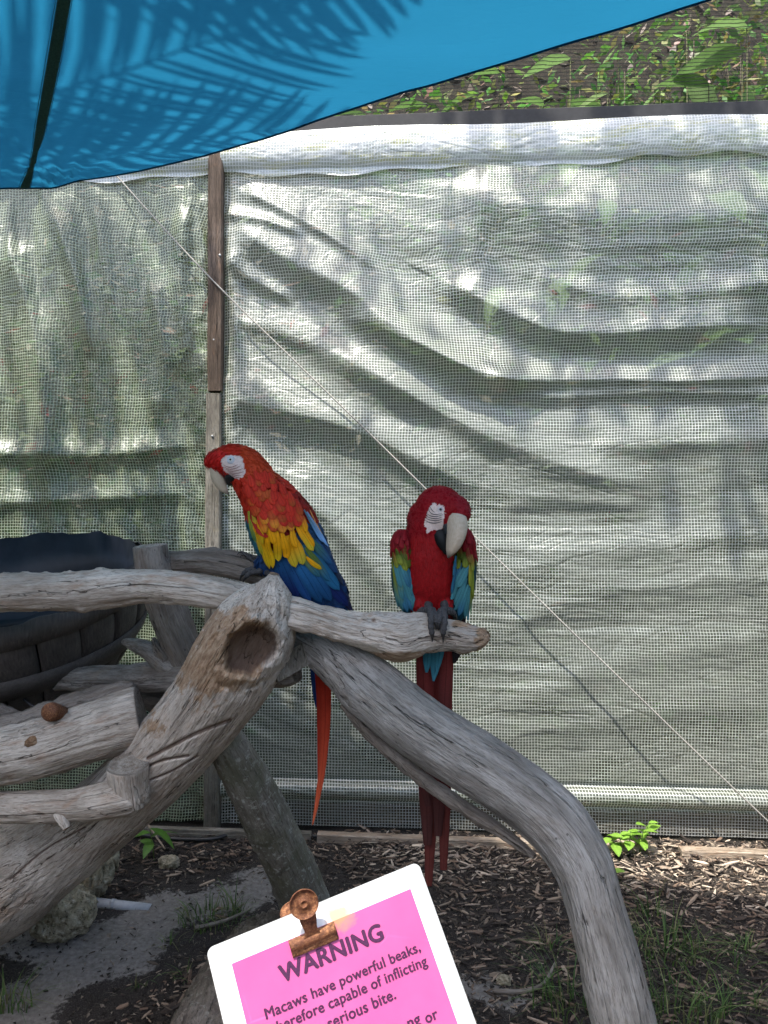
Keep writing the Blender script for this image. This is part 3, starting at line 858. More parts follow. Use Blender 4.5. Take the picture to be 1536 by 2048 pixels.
# joined shrubs seen dimly through the plastic
small_leaf_cols = [(0.05, 0.12, 0.025), (0.09, 0.17, 0.04), (0.14, 0.22, 0.06), (0.17, 0.16, 0.07)]
def shrub(p, r, h, n, label, cat='shrub', group='shrubs behind the plastic screen', flower=None, lsz=0.09, lit=1.0):
    root = empty('shrub', p, label, cat, group)
    mb = MB()
    for k in range(7):
        a = random.uniform(0, 6.28); e = Vector((math.cos(a) * r * 0.6, math.sin(a) * r * 0.4, h * random.uniform(.5, .9)))
        tube(mb, [Vector(p), Vector(p) + e * 0.5 + Vector((0, 0, 0.05)), Vector(p) + e], [0.012, 0.008, 0.004], 5, col=(0.10, 0.08, 0.05))
    mb.build('trunk', M['leaf'], root)
    mb = MB()
    for k in range(n):
        while True:
            q = Vector((random.uniform(-1, 1), random.uniform(-1, 1), random.uniform(-1, 1)))
            if 0.25 < q.length < 1: break
        q = Vector((q.x * r, q.y * r * 0.7, h * 0.55 + q.z * h * 0.5))
        c = random.choice(small_leaf_cols)
        L = lsz * random.uniform(.6, 1.4)
        d = Vector((random.uniform(-1, 1), random.uniform(-1, 0.4), random.uniform(-0.8, 0.5))).normalized()
        s_ = d.cross(Vector((random.uniform(-1, 1), random.uniform(-1, 1), 1))).normalized()
        b = Vector(p) + q
        col = tuple(x * lit * random.uniform(.7, 1.3) for x in c)  # leaf colour scaled by a factor that paints sunlight into it
        if flower and random.random() < 0.05: col = flower
        mb.add([b, b + d * L * .5 + s_ * L * .22, b + d * L, b + d * L * .5 - s_ * L * .22], [(0, 1, 2, 3)], col)
    mb.build('crown', M['leaf'], root, smooth=False)
spots = [(60, 620, 4.1, .5, .9), (200, 700, 4.2, .5, 1.0), (330, 600, 4.15, .5, 1.0), (-80, 850, 4.1, .5, .9), (150, 1000, 4.1, .5, .8), (350, 980, 4.15, .45, .8),
         (560, 620, 4.2, .5, .9), (760, 640, 4.25, .55, .9), (930, 560, 4.3, .55, .9), (1120, 640, 4.3, .5, .9), (1320, 560, 4.25, .55, 1.0), (1500, 640, 4.2, .5, .9),
         (620, 980, 4.15, .5, .8), (860, 1000, 4.2, .5, .8), (1100, 980, 4.2, .5, .8), (1340, 960, 4.2, .5, .8), (1530, 1000, 4.2, .5, .8),
         (560, 1350, 4.1, .5, .7), (800, 1380, 4.1, .5, .6), (1050, 1360, 4.1, .5, .6), (1300, 1370, 4.1, .5, .6), (1530, 1360, 4.1, .5, .6), (250, 1380, 4.1, .5, .6), (20, 1360, 4.1, .5, .6)]
for k, (u, v, Y, r, h) in enumerate(spots):
    q = P(u, v, Y)
    base_z = bank_z(q.x, q.y) - 0.05
    q.z = max(base_z, q.z - h * 0.5)
    shrub((q.x, q.y, base_z), r, max(h, q.z - base_z + h * 0.8), 520, 'leafy green shrub seen dimly through the plastic sheeting', flower=(0.45, 0.05, 0.04) if k in (0, 1, 2, 6, 9, 10) else None)
for (u, v) in ((1440, 40), (1300, 30), (1150, 160), (1530, 30), (900, 250), (1010, 230), (1250, 140), (1380, 120), (1500, 150), (1480, -60), (1330, 210), (780, 240)):
    q = P(u, v, 4.9); zb = bank_z(q.x, q.y)
    shrub((q.x, q.y, zb - 0.05), 0.42, max(0.5, q.z - zb + 0.35), 560, 'small-leaved shrub on the bank above the screen, sunlight painted into its leaves', group='shrubs on the bank above the screen', lsz=0.075, lit=1.7)
# dead leaves lying on the bank
mb = MB()
for k in range(2600):
    x = random.uniform(-2.5, 3.2); y = random.uniform(4.6, 7.2)
    p = Vector((x, y, bank_z(x, y) + 0.02)); L = random.uniform(.05, .15)
    d = Vector((random.uniform(-1, 1), random.uniform(-.5, .5), random.uniform(-.3, .6))).normalized(); s_ = d.cross(Vector((random.uniform(-.4, .4), -0.6, 1))).normalized()
    c = random.choice([(0.30, 0.25, 0.21), (0.16, 0.12, 0.095), (0.40, 0.34, 0.29), (0.12, 0.17, 0.05), (0.36, 0.22, 0.18), (0.10, 0.16, 0.04)])
    mb.add([p, p + d * L * .5 + s_ * L * .25, p + d * L, p + d * L * .5 - s_ * L * .25], [(0, 1, 2, 3)], c)
tag(mb.build('leaf_litter', M['leaf'], smooth=False), 'dry brown leaf litter covering the bank', kind='stuff')

# ---- unseen hedges added at the sides and back to block low sky light
def added_hedge(x0, x1, y0, y1, h, label):
    root = empty('added_hedge', ((x0 + x1) / 2, (y0 + y1) / 2, 0), label, 'added_hedge', 'added hedges blocking low sky light')
    mb = MB(); mw = MB()
    L = max(x1 - x0, y1 - y0)
    for k in range(int(L * 1.2)):
        f = (k + .5) / int(L * 1.2); p = Vector((x0 + (x1 - x0) * f if x1 - x0 > y1 - y0 else (x0 + x1) / 2, y0 + (y1 - y0) * f if y1 - y0 >= x1 - x0 else (y0 + y1) / 2, -0.05))
        tube(mw, [p, p + Vector((0.05, 0, h * .5)), p + Vector((0, .05, h * .9))], [0.05, 0.04, 0.015], 7, col=(0.10, 0.08, 0.055))
    for k in range(int(L * h * 330)):
        p = Vector((random.uniform(x0, x1), random.uniform(y0, y1), h * (0.02 + 0.98 * random.random())))
        l = random.uniform(.12, .24); d = Vector((random.uniform(-1, 1), random.uniform(-1, 1), random.uniform(-.8, .6))).normalized()
        s_ = d.cross(Vector((random.uniform(-1, 1), random.uniform(-1, 1), .5))).normalized()
        c = random.choice(small_leaf_cols)
        mb.add([p, p + d * l * .5 + s_ * l * .3, p + d * l, p + d * l * .5 - s_ * l * .3], [(0, 1, 2, 3)], c)
    mw.build('trunk', M['leaf'], root); mb.build('crown', M['leaf'], root, smooth=False)
added_hedge(-4.1, -3.3, -3.0, 3.3, 3.0, 'tall unseen hedging added beyond the black tub to block low sky light')
added_hedge(3.2, 4.0, -3.0, 3.2, 3.0, 'tall unseen hedging added beyond the grass to block low sky light')
added_hedge(-4.0, 4.0, -4.6, -3.8, 2.2, 'lower unseen hedging added opposite the warning sign to block low sky light')
# ================================================================== LOGS
def log_mb(st, around=48, step=0.008, cap0='cut', cap1='cut', seed=1, lump=0.10, grain=0.0022, knots=(), hook=None, twist=0.0, squash=None):
    """st: rows (u, v, depth, radius in photo pixels); knots: (t, angle, size, height)"""
    rows = [(*P(u, v, Y), px(r, Y)) for u, v, Y, r in st]
    rough = catmull(rows, 60)
    L = float(np.sum(np.linalg.norm(np.diff(rough[:, :3], axis=0), axis=1)))
    n = max(12, int(L / step))
    c = catmull(rows, n * 3)
    s_ = np.concatenate([[0], np.cumsum(np.linalg.norm(np.diff(c[:, :3], axis=0), axis=1))])
    ss = np.linspace(0, s_[-1], n)
    c = np.stack([np.interp(ss, s_, c[:, k]) for k in range(4)], -1)
    t, nn, bb = frames(c[:, :3])
    th = np.linspace(0, 2 * math.pi, around, endpoint=False)
    TH = np.broadcast_to(th[None, :], (n, around)); SS = np.broadcast_to(ss[:, None], (n, around))
    r0 = np.maximum(c[:, 3], 0.001)
    RR = np.broadcast_to(r0[:, None], (n, around)).copy()
    mean_r = float(np.mean(r0))
    low = fbm(np.stack([np.cos(TH).ravel() * 1.3, np.sin(TH).ravel() * 1.3, SS.ravel() / mean_r * 0.45], -1), seed, 3).reshape(n, around)
    q = np.stack([np.cos(TH + SS * twist).ravel() * mean_r * 130, np.sin(TH + SS * twist).ravel() * mean_r * 130, SS.ravel() * 9], -1)
    gr = fbm(q, seed + 5, 3, 0.6).reshape(n, around)
    q2 = np.stack([np.cos(TH).ravel() * mean_r * 55, np.sin(TH).ravel() * mean_r * 55, SS.ravel() * 40], -1)
    md = fbm(q2, seed + 9, 3, 0.6).reshape(n, around)
    RR = RR * (1 + lump * low * 1.6) + grain * 1.25 * gr + grain * 1.3 * md
    # long drying cracks
    ck = fbm(np.stack([np.cos(TH).ravel() * mean_r * 34, np.sin(TH).ravel() * mean_r * 34, SS.ravel() * 2.2], -1), seed + 31, 2).reshape(n, around)
    RR -= np.clip(1 - np.abs(ck) / 0.035, 0, 1) * np.clip(low * 3 + 0.2, 0, 1) * min(0.006, mean_r * 0.12)
    for kt, ka, ks, kh in knots:
        dth = np.angle(np.exp(1j * (TH - ka))) * mean_r
        d2 = ((SS - kt * ss[-1]) ** 2 + dth ** 2) / ks ** 2
        RR += kh * np.exp(-d2) - 0.8 * kh * np.exp(-d2 * 9)
    co, si = np.cos(TH)[:, :, None], np.sin(TH)[:, :, None]
    V = c[:, None, :3] + RR[:, :, None] * (co * nn[:, None, :] + si * bb[:, None, :])
    G = np.stack([RR * np.cos(TH), RR * np.sin(TH), SS + seed * 3.7], -1)
    extra = None
    if hook is not None:
        V, extra = hook(V, c, TH, SS)
    verts = V.reshape(-1, 3).tolist(); gcs = G.reshape(-1, 3).tolist()
    faces = []; fm = []
    for i in range(n - 1):
        for j in range(around):
            j2 = (j + 1) % around
            faces.append((i * around + j, i * around + j2, (i + 1) * around + j2, (i + 1) * around + j))
            fm.append(0)
    mb = MB()
    for end, kind in ((0, cap0), (n - 1, cap1)):
        ring = [end * around + j for j in range(around)]
        cc = c[end, :3]; tt = t[end] * (1 if end else -1)
        prev = ring; rs = V[end]
        for k, f in enumerate((0.93, 0.75, 0.5, 0.25)):
            newr = []
            for j in range(around):
                p = cc + (rs[j] - cc) * f
                if kind == 'cut': e = 0.0025 * (1 if f > 0.9 else 0) + 0.0012 * math.sin(f * 40) - 0.002 * (1 - f)
                elif kind == 'broken': e = r0[end] * (0.55 * (1 - f) + 0.35 * math.sin(j * 0.9 + k * 2.1) * f * (1 - f) * 2 + 0.15 * random.uniform(-1, 1))
                else: e = r0[end] * 0.6 * math.sqrt(max(0, 1 - f * f))
                newr.append(len(verts)); pp = p + tt * e
                verts.append(tuple(pp)); g_ = G[end, j]
                gcs.append((g_[0] * f * 2 + 5, g_[1] * f * 2, g_[2] + (1 - f) * 0.3))
            for j in range(around):
                j2 = (j + 1) % around
                a = (prev[j], prev[j2], newr[j2], newr[j])
                faces.append(a if end else a[::-1]); fm.append(1 if kind != 'round' else 0)
            prev = newr
        faces.append(tuple(prev) if end else tuple(prev[::-1])); fm.append(1 if kind != 'round' else 0)
    mb.v, mb.f, mb.m, mb.g = [tuple(x) for x in verts], faces, fm, gcs
    if extra is None: mb.c = [(0, 0, 0)] * len(verts)
    else:
        mb.c = [(float(a), float(b), 0.0) for a, b in zip(extra[0].ravel(), extra[1].ravel())]
        mb.c += [(1, 0, 0)] * (len(verts) - len(mb.c))
    return mb

def log_thing(name, label, st, mat, cut='drift_dark', group=None, cat='log', **kw):
    o = log_mb(st, **kw).build(name, [M[mat], M[cut]])
    return tag(o, label, cat, group)

# ---- the main leaning trunk with its hollow, and the perch limb that grows from it
def trunk_hook(V, c, TH, SS):
    U = 768 + V[:, :, 0] / V[:, :, 1] * F; Vv = 1024 - (V[:, :, 2] - CAMZ) / V[:, :, 1] * F
    cu = 768 + c[:, 0] / c[:, 1] * F
    front = (V[:, :, 1] < c[:, None, 1] + 0.012)
    a = math.radians(-38)
    du, dv = U - 502, Vv - 1298
    x = du * math.cos(a) + dv * math.sin(a); y = -du * math.sin(a) + dv * math.cos(a)
    q = np.hypot(x / 64, y / 46)
    nz_ = fbm(np.stack([U.ravel() / 18, Vv.ravel() / 18, U.ravel() * 0], -1), 77, 3).reshape(U.shape)
    q = q * (1 + 0.16 * nz_)
    depth = np.where(q < 1, 0.085 * (1 - np.clip(q, 0, 1) ** 5), 0)
    lip = 0.010 * np.exp(-((q - 1.18) / 0.16) ** 2) * (1 + 0.8 * nz_)
    groove = -0.006 * np.exp(-((q - 1.5) / 0.12) ** 2)
    k = np.where(front, depth - lip - groove, 0)
    d = np.array((-0.18, 0.93, -0.10)); d /= np.linalg.norm(d)
    V2 = V + k[:, :, None] * d
    qb = np.hypot((x + 6) / 92, (y + 4) / 70) * (1 + 0.30 * nz_)
    torn = np.where(front, np.clip(1.38 - qb - 0.0045 * (x + y), 0, 0.9), 0)
    hol = np.where(front, np.clip((1.02 - q) / 0.25, 0, 1), 0)
    # brown rot streak below the hollow
    torn = np.maximum(torn, np.where(front, 0.75 * np.exp(-(((U - 440) / 30) ** 2 + ((Vv - 1372) / 26) ** 2)), 0))
    torn = np.maximum(torn, np.where(front, 0.7 * np.exp(-(((U - 310) / 40) ** 2 + ((Vv - 1455) / 22) ** 2)), 0))
    torn = np.maximum(torn, np.where(front, 0.5 * np.exp(-(((U - 412) / 14) ** 2 + ((Vv - 1424) / 8) ** 2)), 0))
    # open drying splits
    for pts, wd in (([(296, 1517), (340, 1494), (395, 1466), (460, 1441)], 3.6), ([(288, 1536), (330, 1520), (376, 1512)], 2.6), ([(300, 1560), (345, 1542), (395, 1512)], 2.0), ([(20, 1760), (90, 1700), (170, 1655)], 1.8)):
        d_ = seg_dist(U, Vv, catmull(pts, 14)); tp = np.exp(-(d_ / wd) ** 2) * front
        V2 = V2 + (0.011 * tp)[:, :, None] * d
        hol = np.maximum(hol, tp * 1.4)
    return V2, (torn, hol)
trunk_st = [(-260, 1850, 2.42, 150), (-120, 1805, 2.34, 132), (0, 1756, 2.26, 112), (90, 1706, 2.19, 92), (180, 1648, 2.12, 78), (270, 1570, 2.03, 76), (350, 1488, 1.95, 80), (420, 1402, 1.86, 84), (474, 1320, 1.78, 92), (512, 1252, 1.73, 84), (536, 1200, 1.70, 56), (545, 1166, 1.69, 24), (548, 1150, 1.69, 9)]
tr_root = empty('hollow_trunk', P(0, 1880, 2.3), 'thick pale driftwood trunk leaning over rocks with a big rotted knot hollow', 'log')
tr_root.location.z = 0
log_mb(trunk_st, around=230, step=0.0036, cap0='cut', cap1='round', seed=3, lump=0.045, grain=0.0022, hook=trunk_hook, twist=2.0,
       knots=((0.42, 0.5, 0.03, 0.006),)).build('trunk', [M['drift_torn'], M['drift_dark']], tr_root)
perch_st = [(545, 1222, 1.72, 34), (600, 1229, 1.715, 33), (650, 1243, 1.72, 31), (700, 1257, 1.725, 34), (760, 1266, 1.735, 42), (800, 1272, 1.74, 48), (845, 1264, 1.75, 42), (890, 1268, 1.755, 33), (930, 1276, 1.76, 28), (958, 1276, 1.765, 22), (974, 1270, 1.77, 10)]
def perch_hook(V, c, TH, SS):
    U = 768 + V[:, :, 0] / V[:, :, 1] * F; Vv = 1024 - (V[:, :, 2] - CAMZ) / V[:, :, 1] * F
    nz_ = fbm(np.stack([U.ravel() / 22, Vv.ravel() / 14, U.ravel() * 0], -1), 71, 3).reshape(U.shape)
    torn = np.maximum(np.clip((U - 935) / 35, 0, 1), np.clip(1.3 - np.hypot((U - 925) / 28, (Vv - 1247) / 9), 0, 1))
    torn = np.maximum(torn, np.clip((Vv - 1292) / 24, 0, 0.8))
    hol = np.clip(1 - np.hypot((U - 747) / 10, (Vv - 1239) / 8), 0, 1)
    k = 0.012 * np.exp(-(((U - 747) / 8) ** 2 + ((Vv - 1239) / 6) ** 2))
    return V + k[:, :, None] * np.array((0, 1, -0.4)), (torn, hol)
log_mb(perch_st, around=80, step=0.005, cap0='round', cap1='broken', seed=14, lump=0.07, grain=0.0045, hook=perch_hook, knots=((0.50, 2.0, 0.03, 0.008), (0.72, 1.0, 0.02, 0.005))).build('perch_limb', [M['drift_torn'], M['torn']], tr_root)
# ---- arching grey log that comes down on the right
arch_st = [(560, 1262, 1.86, 30), (610, 1275, 1.83, 40), (665, 1308, 1.80, 50), (740, 1374, 1.76, 60), (830, 1448, 1.71, 63), (920, 1508, 1.66, 64), (1020, 1572, 1.61, 63), (1105, 1640, 1.57, 64), (1160, 1720, 1.54, 61), (1186, 1800, 1.52, 57), (1214, 1900, 1.50, 59), (1238, 2000, 1.48, 61), (1262, 2120, 1.46, 64), (1290, 2330, 1.43, 70), (1300, 2620, 1.40, 76)]
ar = empty('arched_log', P(1290, 2560, 1.43), 'long smooth grey arched log running from behind the trunk down to the grass', 'log')
ar.location.z = 0
log_mb(arch_st, around=96, step=0.006, cap0='round', cap1='cut', seed=22, lump=0.035, grain=0.0016, knots=((0.16, 3.6, 0.03, 0.010), (0.58, 0.3, 0.02, 0.006), (0.66, 3.9, 0.035, 0.006))).build('trunk', [M['drift_grey'], M['drift_dark']], ar)
log_mb([(684, 1412, 1.785, 5), (744, 1474, 1.77, 12), (832, 1548, 1.735, 14), (922, 1612, 1.69, 14), (1004, 1664, 1.645, 12), (1068, 1712, 1.61, 7)], around=32, step=0.006, cap0='round', cap1='round', seed=24, lump=0.15, grain=0.003).build('split_slab', [M['drift_dark'], M['drift_dark']], ar)
log_mb([(1205, 1835, 1.475, 5), (1216, 1900, 1.465, 12), (1240, 2000, 1.455, 14), (1262, 2100, 1.445, 12)], around=24, step=0.006, cap0='broken', cap1='round', seed=25, lump=0.15, grain=0.003).build('loose_bark', [M['lichen_wood'], M['torn']], ar)

# ---- the other limbs
log_thing('branch', 'long pale bumpy branch lying level in front of the black tub', [(-160, 1190, 1.86, 36), (0, 1186, 1.85, 39), (100, 1184, 1.845, 37), (190, 1181, 1.84, 40), (300, 1172, 1.82, 34), (400, 1181, 1.80, 33), (500, 1200, 1.79, 30), (540, 1212, 1.78, 26)], 'drift', around=64, step=0.006, seed=31, lump=0.03, grain=0.0026, cat='branch',
          knots=((0.47, 4.2, 0.012, 0.010), (0.52, 1.8, 0.016, 0.008), (0.30, 1.5, 0.010, 0.006), (0.36, 1.7, 0.008, 0.006), (0.42, 1.6, 0.010, 0.006), (0.72, 4.4, 0.008, 0.004), (0.25, 1.7, 0.008, 0.005)))
log_thing('log', 'upright stubby sawn post of peeling wood between the tub and the perch', [(300, 1092, 2.03, 33), (305, 1130, 2.035, 35), (325, 1190, 2.06, 38), (350, 1260, 2.06, 38), (380, 1330, 2.06, 36), (392, 1380, 2.06, 32)], 'drift_dark', 'drift', around=48, seed=35, lump=0.06)
log_thing('branch', 'smooth grey-brown branch behind the trunk that the scarlet macaw grips', [(322, 1130, 2.10, 25), (370, 1126, 2.05, 26), (430, 1124, 1.985, 27), (500, 1138, 1.96, 28), (560, 1158, 1.94, 27), (640, 1192, 1.93, 22)], 'drift_dark', 'drift', around=48, seed=37, lump=0.05, grain=0.002, cat='branch', knots=((0.4, 1.6, 0.012, 0.005),))
fk = empty('forked_branch', P(120, 1360, 2.16), 'dark forked branch under the black tub with a pointed stub', 'branch')
log_mb([(-60, 1345, 2.22, 14), (40, 1355, 2.2, 20), (140, 1357, 2.17, 25), (240, 1357, 2.13, 27), (330, 1352, 2.08, 32), (410, 1350, 2.02, 34)], around=48, seed=41, lump=0.08, grain=0.003).build('limb', [M['drift_dark'], M['drift_dark']], fk)
log_mb([(370, 1345, 2.06, 26), (335, 1326, 2.06, 24), (300, 1302, 2.05, 19), (265, 1288, 2.05, 12), (246, 1283, 2.05, 5)], around=36, seed=43, lump=0.14, grain=0.004, cap1='broken').build('stub', [M['drift_dark'], M['drift_dark']], fk)
log_mb([(330, 1318, 2.04, 14), (314, 1296, 2.03, 9), (306, 1276, 2.03, 3)], around=20, seed=44, lump=0.2, grain=0.003, cap1='broken').build('spike', [M['drift_dark'], M['drift_dark']], fk)
log_thing('branch', 'short shadowed brown branch end wedged beneath the forked branch', [(236, 1378, 2.18, 9), (262, 1390, 2.18, 16), (320, 1398, 2.16, 26), (390, 1400, 2.12, 30), (440, 1410, 2.08, 28)], 'drift_dark', around=36, seed=46, lump=0.12, grain=0.003, cat='branch')
sl = empty('sawn_log', P(100, 1495, 1.98), 'thick sawn log with a rough chipped end and a bark ridge on top', 'log')
log_mb([(-170, 1560, 1.90, 60), (0, 1512, 1.92, 58), (90, 1492, 1.935, 58), (190, 1460, 1.955, 60), (262, 1440, 1.97, 61), (284, 1434, 1.975, 60)], around=84, step=0.006, seed=51, lump=0.05, grain=0.003, knots=((0.55, 2.2, 0.03, 0.012),)).build('trunk', [M['drift'], M['drift']], sl)
log_mb([(-150, 1490, 1.93, 24), (0, 1464, 1.95, 30), (100, 1434, 1.965, 32), (190, 1405, 1.98, 29), (246, 1386, 1.99, 24), (268, 1378, 2.0, 15)], around=48, step=0.007, seed=53, lump=0.16, grain=0.0055, cap1='broken').build('bark_ridge', [M['drift_dark'], M['drift_dark']], sl)
log_mb([(82, 1480, 1.90, 12), (64, 1484, 1.875, 13), (54, 1487, 1.863, 8)], around=20, step=0.004, seed=55, lump=0.2, grain=0.003, cap1='broken').build('broken_knot', [M['torn'], M['torn']], sl)
bb_ = empty('stubbed_branch', P(120, 1610, 1.9), 'smooth branch below the sawn log ending in a sawn side stub with exposed tan wood', 'branch')
log_mb([(-170, 1612, 1.93, 32), (-40, 1613, 1.91, 30), (60, 1614, 1.90, 31), (150, 1610, 1.885, 32), (215, 1600, 1.87, 36), (262, 1590, 1.865, 38), (286, 1586, 1.865, 24)], around=64, step=0.006, seed=61, lump=0.05, grain=0.002, cap1='round', knots=((0.2, 1.5, 0.02, 0.006),)).build('limb', [M['drift'], M['torn']], bb_)
log_mb([(266, 1604, 1.875, 34), (262, 1575, 1.866, 37), (258, 1548, 1.857, 39), (256, 1528, 1.850, 40)], around=48, step=0.005, seed=63, lump=0.08, grain=0.003, cap1='cut').build('sawn_stub', [M['drift_torn'], M['drift']], bb_)
log_mb([(118, 1622, 1.87, 13), (126, 1638, 1.86, 12), (134, 1656, 1.855, 9)], around=20, step=0.004, seed=65, lump=0.15, grain=0.002).build('twig_stub', [M['drift'], M['torn']], bb_)
log_thing('log', 'lichen-spotted prop log slanting to the ground behind the warning sign', [(425, 1430, 1.93, 36), (455, 1490, 1.97, 40), (500, 1570, 2.06, 45), (550, 1670, 2.2, 47), (600, 1780, 2.36, 48), (640, 1880, 2.5, 48), (660, 1935, 2.54, 48)], 'lichen_wood', around=64, step=0.007, seed=71, lump=0.07, grain=0.003, knots=((0.30, 4.9, 0.022, 0.016), (0.66, 4.8, 0.02, 0.02), (0.36, 3.4, 0.02, 0.008)))
log_thing('log', 'thin pale root of driftwood poking in beside the sawn log', [(-120, 1400, 2.12, 26), (-20, 1432, 2.1, 30), (60, 1458, 2.08, 26), (120, 1470, 2.06, 18), (170, 1472, 2.06, 8)], 'drift_dark', around=36, seed=75, lump=0.15, grain=0.004)
# fallen palm log lying on the ground
kp = [Vector((-0.36, 1.2, 0.13)), Vector((-0.37, 1.7, 0.13)), Vector((-0.36, 2.1, 0.12)), Vector((-0.345, 2.42, 0.085))]
def to_row(p, r): return (768 + p.x / p.y * F, 1024 - (p.z - CAMZ) / p.y * F, p.y, r * F / p.y)
log_thing('fallen_log', 'rough fibrous palm log lying on the soil behind the warning sign', [to_row(p, r) for p, r in zip(kp, (0.165, 0.165, 0.155, 0.11))], 'bark', around=96, step=0.009, seed=81, lump=0.05, grain=0.010, twist=2.5)
# block of sawn timber behind the trunk
mb = MB()
rot = Matrix.Rotation(math.radians(-28), 3, 'Y') @ Matrix.Rotation(math.radians(25), 3, 'Z')
box(mb, P(580, 1322, 1.80), (0.11, 0.09, 0.05), rot, jit=0.003)
tag(mb.build('timber_block', M['plank_grey'], smooth=False), 'small grey sawn timber block wedged under the perch limb', 'timber')
log_thing('log', 'short knotty offcut jammed behind the hollow trunk under the timber block', [(540, 1352, 1.83, 24), (575, 1350, 1.81, 24), (594, 1348, 1.80, 18)], 'drift_dark', around=32, seed=85, lump=0.15, grain=0.004)

# ---- rusty bolt cap and rod
m, nt, out = mat_new('rust'); g = N(nt)
o_ = g.obj(); nz = g.noise(o_, 260, 6, 0.7); nz2 = g.noise(o_, 60, 4, 0.6)
c = g.ramp(nz, [(0.3, (0.05, 0.018, 0.010)), (0.5, (0.17, 0.065, 0.028)), (0.70, (0.42, 0.20, 0.085))])
c = g.mix(g.ramp(nz2, [(0.45, 0.0), (0.7, 0.7)]), c, (0.10, 0.035, 0.018))
g.bsdf(out, c, 0.6, g.bump(nz, 0.8, 0.002), 0.5, Metallic=0.35)
M['rust'] = m
mb = MB(); p = P(101, 1424, 1.885)
tube(mb, [p + Vector((0.01, 0.05, -0.02)), p + Vector((0, 0.006, 0)), p + Vector((0, -0.004, 0)), p + Vector((-.001, -0.009, 0.001))], [0.02, 0.0225, 0.0225, 0.015], 20)
tag(mb.build('bolt_head', M['rust']), 'round rusty bolt cap sitting on top of the sawn log', 'bolt')
mb = MB(); tube(mb, [P(26, 1382, 2.15), P(86, 1428, 2.1)], 0.0042, 8)
tag(mb.build('metal_rod', M['hose']), 'thin dark metal rod slanting down under the tub', 'rod')

# ---- the tub: half barrel of moulded staves
m, nt, out = mat_new('barrel_plastic'); g = N(nt)
o_ = g.obj(); gr = g.noise(g.scale(o_, (8, 8, 1)), 24, 5, 0.65); bl = g.noise(o_, 7, 4, 0.6)
c = g.ramp(gr, [(0.3, (0.026, 0.022, 0.020)), (0.6, (0.062, 0.052, 0.045)), (0.8, (0.11, 0.095, 0.085))])
c = g.mix(g.ramp(bl, [(0.4, 0.0), (0.7, 0.6)]), c, (0.10, 0.088, 0.078))
g.bsdf(out, c, 0.65, g.bump(gr, 0.5, 0.004), 0.35)
M['barrel'] = m
M['liner'] = simple_mat('black_liner', (0.016, 0.018, 0.023), 0.5, 20, 0.3, 0.35, 0.2)
Yb = 2.36
bc = P(12, 1160, Yb)
tub = empty('half_barrel_tub', bc, 'big black half-barrel tub tilted on the logs with a chipped rim', 'tub')
tilt = Matrix.Rotation(math.radians(-4), 4, 'Y') @ Matrix.Rotation(math.radians(17), 4, 'X')
RT, RBm, HB = 0.415, 0.30, 0.30
def rad_at(z):   # z from 0 (rim) down to -HB
    t = -z / HB
    return RT + 0.018 * math.sin(math.pi * min(1, t * 1.1)) - (RT - RBm) * t ** 1.7
NS = 22
mbs = MB()
zs = np.linspace(0.0, -HB, 9); half = math.pi / NS - 0.006
vs = []
for inner in (0, 1):
    for z in zs:
        for a in np.linspace(-half, half, 5):
            edge = 0.004 if abs(abs(a) - half) < 1e-6 and not inner else 0
            r = rad_at(z) - (0.022 if inner else edge)
            vs.append((r * math.cos(a), r * math.sin(a), z))
fs = []
for i in range(8):
    for j in range(4):
        a = i * 5 + j; fs.append((a, a + 5, a + 6, a + 1)); b = 45 + a; fs.append((b, b + 1, b + 6, b + 5))
for i in range(8):
    fs.append((i * 5, 45 + i * 5, 45 + i * 5 + 5, i * 5 + 5)); fs.append((i * 5 + 4, i * 5 + 9, 45 + i * 5 + 9, 45 + i * 5 + 4))
for j in range(4):
    fs.append((j, j + 1, 45 + j + 1, 45 + j)); fs.append((40 + j, 85 + j, 85 + j + 1, 40 + j + 1))
mbs.add(vs, fs); stave_me = mbs.mesh('stave', M['barrel'])
TM = Matrix.Translation(bc) @ tilt
for k in range(NS):
    o = bpy.data.objects.new('stave', stave_me); COL.objects.link(o)
    o.matrix_basis = TM @ Matrix.Rotation(k * 2 * math.pi / NS, 4, 'Z') @ Matrix.Translation((0, 0, random.uniform(-0.012, 0.004) if k % 3 else 0))
    parent(o, tub)
def ring_obj(name, z0, z1, off, mat, ragged=0.0):
    mb = MB(); n = 120; vs = []
    for j in range(n):
        a = 2 * math.pi * j / n
        e = ragged * (fbm(np.array([[math.cos(a) * 6, math.sin(a) * 6, 1.0]]), 91, 3)[0]) if ragged else 0
        for z, dr in ((z0 + e, 0.0), (z0 + e, off), ((z0 + z1) / 2, off + 0.004), (z1, off), (z1, 0.0)):
            r = rad_at(min(0, z)) + dr; vs.append(TM @ Vector((r * math.cos(a), r * math.sin(a), z)))
    fs = [(j * 5 + k, ((j + 1) % n) * 5 + k, ((j + 1) % n) * 5 + k + 1, j * 5 + k + 1) for j in range(n) for k in range(4)]
    mb.add(vs, fs); return mb.build(name, mat, tub)
ring_obj('band', 0.006, -0.055, 0.006, M['barrel'], 0.02)
ring_obj('band', -0.150, -0.225, 0.006, M['barrel'])
mb = MB(); n = 96; vs = []
prof = [(0.004, RT - 0.016), (0.02, RT - 0.020), (-0.12, RT - 0.045), (-0.24, RBm), (-0.26, 0.0)]
for j in range(n):
    a = 2 * math.pi * j / n
    e = 0.014 * fbm(np.array([[math.cos(a) * 7, math.sin(a) * 7, 3.0]]), 92, 3)[0]
    for k, (z, r) in enumerate(prof):
        vs.append(TM @ Vector((max(r, 0.001) * math.cos(a), max(r, 0.001) * math.sin(a), z + (e if k < 2 else 0))))
k5 = len(prof)
